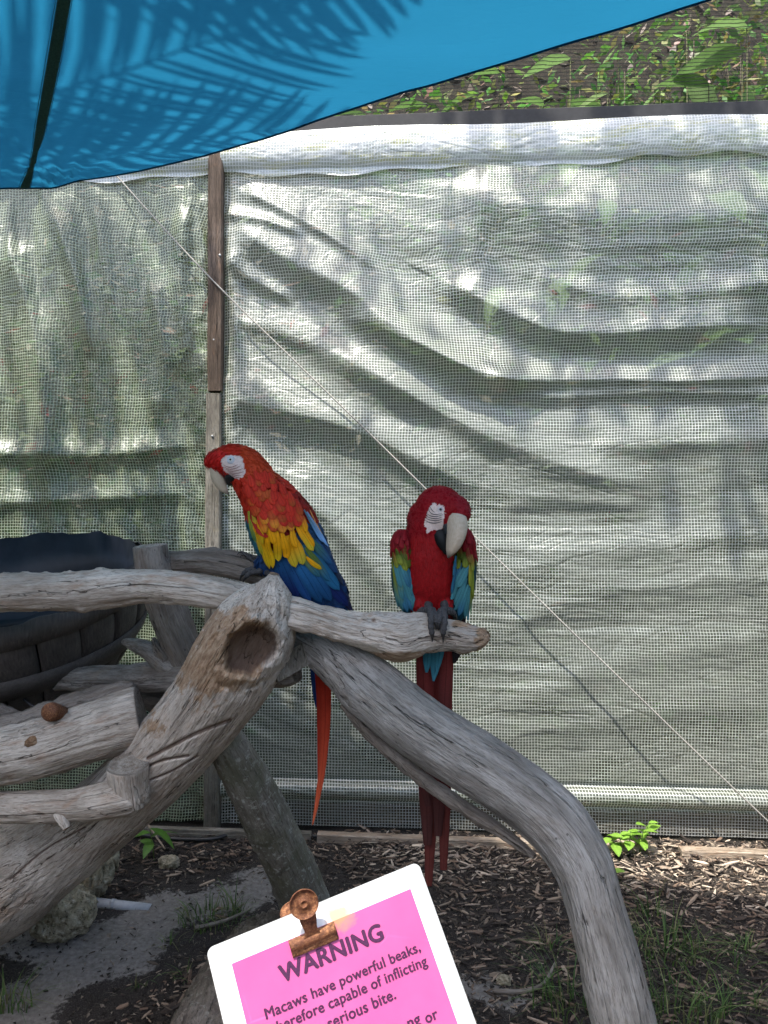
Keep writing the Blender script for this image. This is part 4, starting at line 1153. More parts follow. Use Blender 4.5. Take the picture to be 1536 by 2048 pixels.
mb.add(vs, [(j * k5 + k, j * k5 + k + 1, ((j + 1) % n) * k5 + k + 1, ((j + 1) % n) * k5 + k) for j in range(n) for k in range(k5 - 1)])
mb.build('liner', M['liner'], tub)
mb = MB(); vs = []
for j in range(48):
    a = 2 * math.pi * j / 48; vs.append(TM @ Vector((RBm * math.cos(a), RBm * math.sin(a), -HB + 0.01)))
vs.append(TM @ Vector((0, 0, -HB + 0.01)))
mb.add(vs, [((j + 1) % 48, j, 48) for j in range(48)]); mb.build('base', M['barrel'], tub)
# ================================================================== THINGS ON THE GROUND
def gz_at(x, y): return float(ground_h(np.array([x]), np.array([y]))[0])
# ---- limestone rocks
m, nt, out = mat_new('limestone'); g = N(nt)
o_ = g.obj(); n1 = g.noise(o_, 38, 6, 0.7, 0.6); n2 = g.noise(o_, 14, 4, 0.6); vz = g.voro(o_, 60)
c = g.ramp(n1, [(0.28, (0.09, 0.075, 0.05)), (0.5, (0.36, 0.315, 0.22)), (0.7, (0.58, 0.53, 0.42))])
c = g.mix(g.ramp(n2, [(0.5, 0.0), (0.7, 0.55)]), c, (0.20, 0.17, 0.09))
g.bsdf(out, c, 0.9, g.bump(g.math('SUBTRACT', n1, g.math('MULTIPLY', g.ramp(vz, [(0.1, 1.0), (0.3, 0.0)]), 0.6)), 1.0, 0.012), 0.1)
M['rock'] = m
def rock(c, s, label, seed, group='limestone rocks on the soil'):
    bm = bmesh.new(); bmesh.ops.create_icosphere(bm, subdivisions=5, radius=1)
    V = np.array([v.co[:] for v in bm.verts])
    r = 1 + 0.30 * fbm(V * 1.6 + seed, seed, 3) + 0.20 * np.abs(fbm(V * 4.5, seed + 3, 3)) + 0.07 * fbm(V * 13, seed + 5, 3)
    pits = fbm(V * 6 + 9, seed + 8, 2); r -= 0.22 * np.clip(pits - 0.18, 0, 1) * 2
    V = V * r[:, None] * np.array(s)
    faces = [[v.index for v in f.verts] for f in bm.faces]; bm.free()
    o = np_mesh('rock', V, faces, M['rock']); o.location = c
    return tag(o, label, 'rock', group)
def g3(u, v, h): p = ground_at(u, v); p.z = gz_at(p.x, p.y) + h; return p
rock(g3(128, 1868, 0.07), (0.105, 0.09, 0.085), 'largest craggy limestone rock under the hollow trunk', 5)
rock(g3(184, 1800, 0.10), (0.07, 0.07, 0.10), 'upright limestone rock with a reddish top beside the white pipe', 9)
rock(g3(214, 1745, 0.06), (0.045, 0.045, 0.065), 'small pale limestone rock tucked behind the upright rock', 13)
rock(g3(338, 1733, 0.02), (0.042, 0.03, 0.026), 'small lone limestone lump on dark soil beyond the pipe', 17)
rock(g3(1240, 1995, 0.012), (0.022, 0.018, 0.014), 'pebble lying right of the arched log in grass', 19, None)
rock(g3(1008, 1972, 0.012), (0.024, 0.016, 0.015), 'pale pebble on the soil beside the warning sign', 21, None)
# ---- PVC pipe
mb = MB(); a, b = ground_at(150, 1812) + Vector((0, 0, 0.018)), ground_at(300, 1818) + Vector((0, 0, -0.002))
M['pvc'] = simple_mat('grey_white_pvc', (0.36, 0.37, 0.385), 0.4, 60, 0.15, 0.4, 0.05)
pr = empty('pvc_pipe', a, 'short white plastic pipe half buried beside the rocks', 'pipe')
tube(mb, [a, a.lerp(b, .5), b], 0.020, 20); mb.build('pipe', M['pvc'], pr)
mb = MB(); tube(mb, [a.lerp(b, .48), a.lerp(b, .53)], 0.0225, 20); mb.build('collar', M['pvc'], pr)
# ---- sticks
def stick(pts, r, label, mat='drift_dark', group=None):
    mb = MB(); c = catmull([tuple(p) for p in pts], 24)
    tube(mb, c, np.linspace(r, r * 0.55, 24), 7)
    tag(mb.build('stick', M[mat]), label, 'stick', group)
stick([g3(283, 1672, 0.10), g3(330, 1702, 0.01)], 0.006, 'thin pale stick leaning on the soil below the green sheet', 'sill')
stick([g3(985, 1996, 0.01), g3(1040, 2000, 0.012), g3(1085, 1992, 0.02), g3(1112, 1966, 0.05)], 0.008, 'bent grey twig on the soil left of the arched log')
stick([g3(390, 1865, 0.01), g3(450, 1850, 0.015), g3(500, 1828, 0.02)], 0.008, 'dark root curving over the soil toward the prop log')
stick([g3(1095, 1725, 0.01), g3(1150, 1700, 0.012), g3(1190, 1692, 0.015)], 0.010, 'dry brown stick lying in mulch near the bend of the arched log')

# ---- mulch
CH = [(0.30, 0.23, 0.17), (0.42, 0.34, 0.26), (0.11, 0.085, 0.065), (0.065, 0.05, 0.04), (0.52, 0.43, 0.33), (0.18, 0.125, 0.09), (0.035, 0.028, 0.024), (0.25, 0.20, 0.16)]
def sand_at(x, y):
    q = np.array([x]); w = np.array([y])
    return float(1 - seg_dist(q, w, SAND)[0] / 0.24)
rs = np.random.default_rng(5)
N_CH = 21000
xs = rs.uniform(-1.9, 2.1, N_CH); ys = 1.7 + 1.78 * rs.random(N_CH) ** 0.75
zs = ground_h(xs, ys)
sd_ = np.maximum(1 - seg_dist(xs, ys, SAND) / 0.26, 1 - seg_dist(xs, ys, SAND2) / 0.2)
us = 768 + xs / ys * F
mb = MB()
for x, y, z, s_ in zip(xs, ys, zs, sd_):
    if y > YwX(x) - 0.03: continue
    if s_ > 0 and random.random() < 0.93: continue
    left_or_shade_dark = x < -0.1 or y < 3.12 - 0.20 * x + random.uniform(-.12, .12)  # sail's shade painted into the chips, which are also darker at left
    if x < -0.75 and random.random() < 0.45: continue
    big = random.random() < 0.25
    L = random.uniform(.028, .070) if big else random.uniform(.010, .032)
    if left_or_shade_dark and not big: L *= 0.8
    w = L * random.uniform(.09, .26); t = random.uniform(.002, .006)
    a = random.gauss(0, 0.75) if random.random() < 0.8 else random.uniform(-1.6, 1.6)
    rot = Matrix.Rotation(a, 3, 'Z') @ Matrix.Rotation(random.gauss(0, .22), 3, 'Y') @ Matrix.Rotation(random.gauss(0, .45), 3, 'X')
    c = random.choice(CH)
    if left_or_shade_dark: c = random.choice(CH[2:4] + [CH[6], CH[5], CH[6], CH[0]])
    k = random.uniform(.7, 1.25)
    zz = z + random.uniform(0.0, 0.022 if not left_or_shade_dark else 0.012)
    hx, hy, hz = L / 2, w / 2, t / 2
    vs = []
    for (sx, tx) in ((-1, random.uniform(.2, .8)), (0.1, 1.0), (1, random.uniform(.1, .7))):
        bow = random.uniform(-.15, .15) * w
        for (sy, sz) in ((-1, -1), (1, -1), (1, 1), (-1, 1)):
            q = rot @ Vector((sx * hx, sy * hy * tx + bow, sz * hz * (0.6 + 0.4 * tx)))
            vs.append((x + q.x, y + q.y, zz + q.z))
    fs = [(0, 3, 2, 1), (8, 9, 10, 11)]
    for b in (0, 4):
        for j in range(4): fs.append((b + j, b + (j + 1) % 4, b + 4 + (j + 1) % 4, b + 4 + j))
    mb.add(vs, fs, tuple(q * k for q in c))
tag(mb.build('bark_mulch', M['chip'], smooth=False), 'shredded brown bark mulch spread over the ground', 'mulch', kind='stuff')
# fine dark litter over the sand
mb = MB()
lxs = rs.uniform(-1.9, 2.0, 17000); lys = rs.uniform(1.9, 3.35, 17000); lzs = ground_h(lxs, lys); lsd = 1 - seg_dist(lxs, lys, SAND) / 0.24
for k in range(17000):
    x = lxs[k]; y = lys[k]
    if lsd[k] > 0.25 and random.random() < 0.72: continue
    z = lzs[k]
    L = random.uniform(.006, .022); w = L * random.uniform(.12, .4); a = random.uniform(0, 6.28)
    if k % 3 == 0: L = random.uniform(.02, .06); w = random.uniform(.0006, .0014)
    d = Vector((math.cos(a), math.sin(a), random.uniform(-.2, .3))) * L / 2; s_ = Vector((-math.sin(a), math.cos(a), random.uniform(-.3, .3))) * w
    c = Vector((x, y, z + 0.003)); up = Vector((0, 0, 0.004))
    col = random.choice([(0.02, 0.017, 0.014), (0.035, 0.028, 0.022), (0.07, 0.055, 0.042), (0.20, 0.165, 0.13)])
    mb.add([c - d, c + s_ + up, c + d, c - s_ + up], [(0, 1, 2, 3)], col)
tag(mb.build('leaf_crumbs', M['chip'], smooth=False), 'fine dark plant litter scattered over the sand and soil', 'litter', kind='stuff')

# ---- grass tufts
def tuft(u, v, n, L, spread, label, group='grass tufts on the soil'):
    p = g3(u, v, -0.005); mb = MB()
    for k in range(n):
        a = random.uniform(0, 6.28); r = spread * math.sqrt(random.random())
        b = p + Vector((math.cos(a) * r, math.sin(a) * r * 0.7, 0)); b.z = gz_at(b.x, b.y) - 0.003
        le = L * random.uniform(.45, 1.15); dirn = Vector((math.cos(a), math.sin(a), 0)) if random.random() < .6 else Vector((random.uniform(-1, 1), random.uniform(-1, 1), 0))
        lean = random.uniform(.35, 1.5); w = random.uniform(.0014, .0032)
        sdv = Vector((-dirn.y, dirn.x, 0)).normalized() if dirn.length > 0.01 else Vector((1, 0, 0))
        vs = []
        for q in range(6):
            t = q / 5
            c = b + dirn * le * lean * t * t * 0.9 + Vector((0, 0, le * (t - 0.48 * min(lean, 1.35) * t * t)))
            ww = w * (1 - t * 0.85)
            vs += [c - sdv * ww, c + sdv * ww]
        g_ = random.uniform(.7, 1.3)
        col = random.choice([(0.07, 0.13, 0.03), (0.10, 0.17, 0.045), (0.05, 0.10, 0.028), (0.16, 0.17, 0.07)])
        mb.add(vs, [(2 * q, 2 * q + 1, 2 * q + 3, 2 * q + 2) for q in range(5)], tuple(x * g_ for x in col))
    o = mb.build('grass_tuft', M['grass'])
    return tag(o, label, 'grass', group)
tuft(420, 1845, 90, 0.09, 0.12, 'low green grass tuft on sand left of the prop log')
tuft(470, 1825, 26, 0.13, 0.05, 'upright grass blades at the foot of the prop log')
tuft(20, 2010, 50, 0.13, 0.08, 'grass tuft growing at the edge of the sandy path')
tuft(285, 1965, 10, 0.08, 0.03, 'tiny sparse grass sprout in the sand by the fallen log')
tuft(340, 1890, 14, 0.06, 0.04, 'short grass sprout in dark litter on the sandy path')
tuft(370, 1950, 14, 0.06, 0.05, 'small grass sprig beside the fallen palm log')
tuft(1330, 1905, 100, 0.15, 0.15, 'dense grass clump in the shade right of the arched log')
tuft(1400, 1935, 50, 0.12, 0.16, 'loose grass spreading over soil beyond the dense clump')
tuft(1340, 2040, 80, 0.20, 0.13, 'long drooping grass beside the foot of the arched log')
tuft(1130, 2030, 60, 0.20, 0.09, 'long grass blades rising left of the arched log')
tuft(1105, 1900, 24, 0.10, 0.06, 'thin grass sprout against the left side of the arched log')
tuft(1450, 2020, 50, 0.16, 0.10, 'scattered grass blades in the shaded soil at the corner')
tuft(1300, 1830, 24, 0.15, 0.05, 'few tall grass blades behind the arched log bend')
tuft(1490, 1900, 30, 0.09, 0.05, 'sparse short grass on bare shaded soil')

# ---- seedlings
seed_leaf = leaf_mesh('leaf', 0.075, 0.042, 0.25, 0.15, (0.20, 0.36, 0.05), n=6)
seed_leaf2 = leaf_mesh('leaf', 0.13, 0.055, 0.45, 0.2, (0.09, 0.20, 0.03), n=6)
def seedling(p, n, h, spread, me, label, smin=0.5, smax=1.0):
    root = empty('seedling', p, label, 'plant')
    for s_ in range(max(1, n // 5)):
        off = Vector((random.uniform(-1, 1) * spread, random.uniform(-.5, .5) * spread, 0))
        mb = MB(); hh = h * random.uniform(.6, 1.0); tip = p + off + Vector((random.uniform(-.02, .02), 0, hh))
        tube(mb, [p + off * 0.6, tip], [0.003, 0.0018], 6, col=(0.12, 0.20, 0.05)); mb.build('stem', M['leaf'], root)
        for k in range(5):
            o = bpy.data.objects.new('leaf', me); COL.objects.link(o)
            sc = random.uniform(smin, smax); o.scale = (sc,) * 3
            o.location = (p + off * 0.6).lerp(tip, 0.45 + 0.55 * k / 4)
            o.rotation_euler = (random.uniform(-.2, .6), random.uniform(-.2, .2), k * 2.5 + random.random())
            parent(o, root)
seedling(Vector((W(1236, 1668).x, YwX(1.0) - 0.16, 0.0)), 30, 0.13, 0.085, seed_leaf, 'bright yellow-green seedling lit by sun on the timber sill')
seedling(g3(1240, 1765, 0), 8, 0.06, 0.04, seed_leaf, 'tiny green seedling in mulch beside the arched log bend', 0.35, 0.7)
seedling(Vector((P(310, 1640, 3.2).x, 3.2, 0.0)), 7, 0.20, 0.02, seed_leaf2, 'leafy green sprout hanging below the hollow trunk by the board', 0.6, 1.0)

# ---- warning sign on its stake
s0 = 0.84
TL = P(415, 1905, s0)
k_ = s0 / F
e1 = Vector((425, 116, 120)).normalized()          # along the top edge
dn = Vector((0.42, -0.5, -1.0)); dn = (dn - e1 * dn.dot(e1)).normalized()
nrm = dn.cross(e1).normalized()
if nrm.y > 0: nrm = -nrm
Wd = 456 * k_; Hd = 0.33
def S(a, b, off=0.0): return TL + e1 * a + dn * b + nrm * off
def rust_stain(g, c, gc):
    """orange run-off beside the clip"""
    ds = g.n('VectorMath', operation='DISTANCE'); g.put(ds.inputs[0], gc); ds.inputs[1].default_value = (0.146, 0.0165, 0)
    k = g.math('SUBTRACT', 1.0, g.math('DIVIDE', ds.outputs['Value'], 0.026))
    k = g.math('MULTIPLY', g.math('ADD', k, g.math('SUBTRACT', g.noise(gc, 90, 4), 0.5)), 1.0)
    return g.mix(g.ramp(k, [(0.25, 0.0), (0.75, 0.75)]), c, (0.48, 0.24, 0.07))
m, nt, out = mat_new('laminated_white'); g = N(nt); gc = g.attr('gc')
g.bsdf(out, rust_stain(g, g.mix(g.noise(gc, 30, 4), (0.70, 0.71, 0.72), (0.80, 0.80, 0.79)), gc), 0.35, None, 0.4)
M['sign_white'] = m
m, nt, out = mat_new('pink_paper'); g = N(nt)
gc = g.attr('gc')
fd = g.noise(gc, 9, 4, 0.6); 
c = g.mix(g.ramp(fd, [(0.3, 0.0), (0.75, 1.0)]), (0.44, 0.068, 0.205), (0.48, 0.095, 0.25))
vzz = g.n('TexVoronoi', feature='DISTANCE_TO_EDGE'); g.put(vzz.inputs['Vector'], gc); vzz.inputs['Scale'].default_value = 9.0
crease = g.math('MULTIPLY', g.ramp(vzz.outputs[0], [(0.004, 1.0), (0.012, 0.0)]), g.ramp(g.noise(gc, 14, 2), [(0.5, 0.0), (0.6, 0.45)]))
c = g.mix(crease, c, (0.45, 0.12, 0.32))
c = rust_stain(g, c, gc)
g.bsdf(out, c, 0.35, g.bump(g.math('SUBTRACT', fd, crease), 0.2, 0.002), 0.3)
M['pink'] = m
M['ink'] = simple_mat('faded_ink', (0.05, 0.012, 0.045), 0.5, 500, 0.3, 0.2, 0.0)
sign = empty('warning_sign', S(Wd / 2, Hd), 'tilted pink WARNING sign in a white laminated border', 'sign')
sign.location.z = 0
def round_slab(name, a0, b0, a1, b1, r, z0, z1, mat):
    mb = MB(); ring = []
    for (ca, cb, st_) in ((a1 - r, b0 + r, -90), (a1 - r, b1 - r, 0), (a0 + r, b1 - r, 90), (a0 + r, b0 + r, 180)):
        for q in range(7):
            an = math.radians(st_ + q * 15); ring.append((ca + r * math.cos(an), cb + r * math.sin(an)))
    n = len(ring); vs = []; gc = []
    for z in (z0, z1 - 0.0004, z1):
        for (a, b) in ring:
            sh = 0.9995 if z == z1 else 1
            vs.append(S((a - Wd / 2) * sh + Wd / 2, (b - Hd / 2) * sh + Hd / 2, z)); gc.append((a, b, 0))
    fs = [tuple(range(n)), tuple(2 * n + j for j in range(n))[::-1]]
    fs += [(i * n + (j + 1) % n, i * n + j, (i + 1) * n + j, (i + 1) * n + (j + 1) % n) for i in range(2) for j in range(n)]
    mb.add(vs, fs, gc=gc); return mb.build(name, mat, sign, smooth=False)
M['backing'] = simple_mat('clear_backing', (0.36, 0.37, 0.36), 0.3, 30, 0.1, 0.5, 0.02)
round_slab('backing_board', -0.001, -0.004, Wd + 0.003, Hd, 0.008, -0.006, -0.0012, M['backing'])
board = round_slab('laminated_border', 0, 0, Wd, Hd, 0.008, -0.001, 0.0015, M['sign_white'])
card = round_slab('pink_card', 0.0215, 0.0195, Wd - 0.0165, Hd - 0.02, 0.0006, 0.0016, 0.0019, M['pink'])
Xm = Matrix((( e1.x, -dn.x, nrm.x), (e1.y, -dn.y, nrm.y), (e1.z, -dn.z, nrm.z))).to_4x4()
def text(body, a, b, size, bold, name='lettering'):
    cu = bpy.data.curves.new(name, 'FONT'); cu.body = body; cu.size = size; cu.space_character = 1.04
    cu.resolution_u = 4
    o = bpy.data.objects.new(name, cu); COL.objects.link(o)
    dg = bpy.context.evaluated_depsgraph_get()
    me = bpy.data.meshes.new_from_object(o.evaluated_get(dg))
    bpy.data.objects.remove(o); bpy.data.curves.remove(cu)
    w = max(v.co.x for v in me.vertices)
    # embolden: the outline laid three times, each shifted by a hair
    vs = [v.co.copy() for v in me.vertices]; fs = [tuple(p.vertices) for p in me.polygons]; bpy.data.meshes.remove(me)
    mb = MB()
    for q, (dx, dy) in enumerate(((-1, 0), (1, 0), (0, 0.7), (0, -0.7), (0, 0))):
        mb.add([v + Vector((dx * bold * 1.5, dy * bold * 1.5, q * 0.00006)) for v in vs], fs)
    me = mb.mesh(name, M['ink'], False)
    o = bpy.data.objects.new(name, me); COL.objects.link(o)
    o.matrix_basis = Matrix.Translation(S(a, b, 0.0023)) @ Xm
    parent(o, card)
    return w
def to_ab(u, v):
    # where the sight line through (u, v) meets the sign face
    d = P(u, v, 1.0) - Vector((0, 0, CAMZ)); o0 = Vector((0, 0, CAMZ))
    t = (TL - o0).dot(nrm) / d.dot(nrm); q = o0 + d * t - TL
    return q.dot(e1), q.dot(dn)
def fit_text(body, p0, p1, cap_frac, bold):
    a0, b0 = to_ab(*p0); a1, b1 = to_ab(*p1)
    cu = bpy.data.curves.new('t', 'FONT'); cu.body = body; cu.size = 1; cu.space_character = 1.04
    o = bpy.data.objects.new('t', cu); COL.objects.link(o); dg = bpy.context.evaluated_depsgraph_get(); dg.update()
    w = o.evaluated_get(dg).dimensions.x; bpy.data.objects.remove(o); bpy.data.curves.remove(cu)
    text(body, a0, (b0 + b1) / 2, (a1 - a0) / w, bold * (a1 - a0) / w)
fit_text('WARNING', (561, 1952), (772, 1891), 1, 0.028)
fit_text('Macaws have powerful beaks,', (526, 2018), (846, 1922), 1, 0.022)
fit_text('therefore capable of inflicting', (541, 2046), (862, 1950), 1, 0.022)
fit_text('a serious bite.', (634, 2056), (795, 2008), 1, 0.022)
fit_text('or', (852, 2046), (876, 2037), 1, 0.022)
fit_text('ng', (816, 2056), (841, 2049), 1, 0.022)
# stake
mb = MB(); box(mb, (S(Wd / 2, 0.24, -0.032).x, S(Wd / 2, 0.24, -0.032).y + 0.012, 0.36), (0.045, 0.03, 0.80))
mb.build('stake', M['plank_grey'], sign, smooth=False)
# rusty clip
clip = empty('bulldog_clip', S(0.135, 0.0), 'rusty round-handled bulldog clip gripping the top of the sign', 'clip')
ca, cb = to_ab(626, 1876)
def jaw(name, z0, sgn):
    mb = MB(); vs = []
    prof = [(-0.0075, 0.000), (-0.0055, 0.006), (0.0, 0.0075), (0.0045, 0.0055), (0.0065, 0.0022), (0.0105, 0.0030), (0.0110, 0.0010)]
    for q in range(25):
        a = (q / 24 - 0.5) * 0.053
        for (b, z) in prof:
            vs.append(S(ca + a, cb + b + random.uniform(-.0003, .0003), sgn * (z * 1.0 + z0 + random.uniform(-.0003, .0003))))
    n = len(prof); fs = [(q * n + k, (q + 1) * n + k, (q + 1) * n + k + 1, q * n + k + 1) for q in range(24) for k in range(n - 1)]
    fs += [tuple(range(n)), tuple(24 * n + k for k in range(n))[::-1]]
    mb.add(vs, fs); return mb.build(name, M['rust'], clip)
jaw('jaw', 0.0022, 1); jaw('jaw', 0.0075, -1)
def handle(uc, vc, rpx, phi, dy, name='handle'):
    sg = 1 if phi > 0 else -1
    hn = (nrm * math.cos(phi) + dn * math.sin(phi)); hd = (dn * math.cos(phi) - nrm * math.sin(phi))
    c0 = P(uc, vc, S(ca, cb).y + dy); r = rpx * k_
    mb = MB(); vs = []
    def T(a, b, zz): return c0 + e1 * a + hd * b + hn * zz
    radp = [(0.0, 0.0), (0.18, 0.0), (0.2, 0.0011), (0.28, 0.0011), (0.32, 0.0), (0.88, 0.0002), (0.96, 0.0016), (1.0, 0.0022), (1.02, 0.0), (0.9, -0.0012), (0.0, -0.0012)]
    n = 40
    for (f, zz) in radp:
        for q in range(n):
            an = 2 * math.pi * q / n; vs.append(T(max(f, 0.001) * r * math.cos(an), max(f, 0.001) * r * math.sin(an), zz))
    fs = [(k * n + q, k * n + (q + 1) % n, (k + 1) * n + (q + 1) % n, (k + 1) * n + q) for k in range(len(radp) - 1) for q in range(n)]
    mb.add(vs, fs)
    # neck down to the jaw
    pa_ = c0 + hd * r * 0.80; pb_ = S(ca, cb - 0.003, 0.0095 if sg > 0 else -0.0155)
    vs = []
    for q in range(7):
        t = q / 6; wq = r * (0.50 + 0.10 * math.cos(t * 3.1)) * (1 + 0.75 * max(0, t - 0.75) * 2.4)
        pc_ = pa_.lerp(pb_, t); tk = nrm.lerp(hn, 1 - t).normalized()
        for w_ in (-1, -0.5, 0.5, 1): vs.append(pc_ + e1 * w_ * wq + tk * (0.0012 if abs(w_) == 1 else 0))
        for w_ in (1, -1): vs.append(pc_ + e1 * w_ * wq - tk * 0.0014)
    fs = [(q * 6 + k, q * 6 + (k + 1) % 6, (q + 1) * 6 + (k + 1) % 6, (q + 1) * 6 + k) for q in range(6) for k in range(6)]
    mb.add(vs, fs); return mb.build(name, M['rust'], clip)
handle(608, 1808, 29, math.radians(22), -0.010); handle(584, 1826, 25, math.radians(-35), 0.030)
# ================================================================== MACAWS
m, nt, out = mat_new('feather'); g = N(nt)
c = g.attr('col', 'Color'); gc = g.attr('gc')      # gc = (across, along, random) of each feather
sep = g.n('SeparateXYZ'); g.put(sep.inputs[0], gc)
barb = g.noise(g.scale(gc, (6, 60, 40)), 1.0, 3, 0.6)
barb2 = g.noise(g.scale(gc, (3, 8, 40)), 1.0, 3, 0.6)
k = g.math('ADD', 0.62, g.math('ADD', g.math('MULTIPLY', barb, 0.36), g.math('MULTIPLY', barb2, 0.40)))
shaft = g.ramp(g.math('ABSOLUTE', sep.outputs[0]), [(0.03, 0.62), (0.09, 1.0)])
k = g.math('MULTIPLY', k, shaft)
vm = g.n('VectorMath', operation='SCALE'); g.put(vm.inputs[0], c); g.put(vm.inputs['Scale'], k)
b = g.bsdf(out, vm.outputs[0], 0.55, g.bump(g.math('ADD', barb, shaft), 0.25, 0.001), 0.12)
M['feather'] = m
m, nt, out = mat_new('down'); g = N(nt)
c = g.attr('col', 'Color'); nz = g.noise(g.obj(), 240, 4, 0.65)
vm = g.n('VectorMath', operation='SCALE'); g.put(vm.inputs[0], c); g.put(vm.inputs['Scale'], g.math('ADD', 0.6, g.math('MULTIPLY', nz, 0.8)))
g.bsdf(out, vm.outputs[0], 0.75, g.bump(nz, 0.4, 0.002), 0.05)
M['down'] = m
m, nt, out = mat_new('beak_horn'); g = N(nt)
c = g.attr('col', 'Color'); gc = g.attr('gc')
nz = g.noise(g.scale(gc, (30, 30, 5)), 12, 5, 0.6); n2 = g.noise(gc, 90, 3)
c2 = g.mix(g.ramp(nz, [(0.35, 0.0), (0.7, 0.55)]), c, g.mix(1.0, c, (0.66, 0.58, 0.50), 'MULTIPLY'))
g.bsdf(out, c2, 0.45, g.bump(nz, 0.3, 0.001), 0.16)
M['beak'] = m
M['toe'] = simple_mat('scaly_grey_skin', (0.062, 0.060, 0.060), 0.7, 420, 0.6, 0.12, 1.0, 0.0, 0.0015)
M['claw'] = simple_mat('black_claw', (0.018, 0.017, 0.017), 0.3, 100, 0.2, 0.5, 0.1)
M['eye_white'] = simple_mat('pale_iris', (0.62, 0.63, 0.56), 0.2, 200, 0.1, 0.6, 0.0)
M['pupil'] = simple_mat('black_pupil', (0.008, 0.008, 0.008), 0.06, 50, 0.1, 0.8, 0.0)

def blob_body(name, Y, ells, chains, voxel, smooth, mats):
    """ells: (u, v, dy_px, ru, rv, ry, rot); chains: lists of (u, v, dy, r, ry)"""
    s = Y / F; mb = MB()
    items = list(ells)
    for ch in chains:
        rows = catmull(ch, 6 * (len(ch) - 1) + 1)
        for (u, v, dy, r, ry) in rows: items.append((u, v, dy, r, r, ry, 0))
    n1, n2 = 10, 18
    for (u, v, dy, ru, rv, ry, rot) in items:
        c = P(u, v, Y); c.y += dy * s; a = math.radians(rot); vs = [(0, 0, 0)]
        vs = []
        for i in range(n1 + 1):
            ph = math.pi * i / n1
            for j in range(n2):
                th = 2 * math.pi * j / n2
                x, y, z = math.sin(ph) * math.cos(th) * ru, math.sin(ph) * math.sin(th) * ry, math.cos(ph) * rv
                xr, zr = x * math.cos(a) + z * math.sin(a), -x * math.sin(a) + z * math.cos(a)
                vs.append((c.x + xr * s, c.y + y * s, c.z + zr * s))
        fs = [(i * n2 + j, i * n2 + (j + 1) % n2, (i + 1) * n2 + (j + 1) % n2, (i + 1) * n2 + j) for i in range(n1) for j in range(n2)]
        mb.add(vs, fs)
    o = mb.build(name, mats)
    md = o.modifiers.new('r', 'REMESH'); md.mode = 'VOXEL'; md.voxel_size = voxel
    ms = o.modifiers.new('s', 'SMOOTH'); ms.factor = 0.5; ms.iterations = smooth
    dg = bpy.context.evaluated_depsgraph_get()
    me = bpy.data.meshes.new_from_object(o.evaluated_get(dg))
    old = o.data; bpy.data.objects.remove(o); bpy.data.meshes.remove(old)
    V = np.empty(len(me.vertices) * 3); me.vertices.foreach_get('co', V); V = V.reshape(-1, 3)
    faces = [tuple(p.vertices) for p in me.polygons]
    bpy.data.meshes.remove(me)
    return V, faces

def in_poly(u, v, poly):
    u, v = float(u), float(v); ins = False; j = len(poly) - 1
    for i in range(len(poly)):
        (xi, yi), (xj, yj) = poly[i], poly[j]
        if (yi > v) != (yj > v) and u < (xj - xi) * (v - yi) / (yj - yi) + xi: ins = not ins
        j = i
    return ins

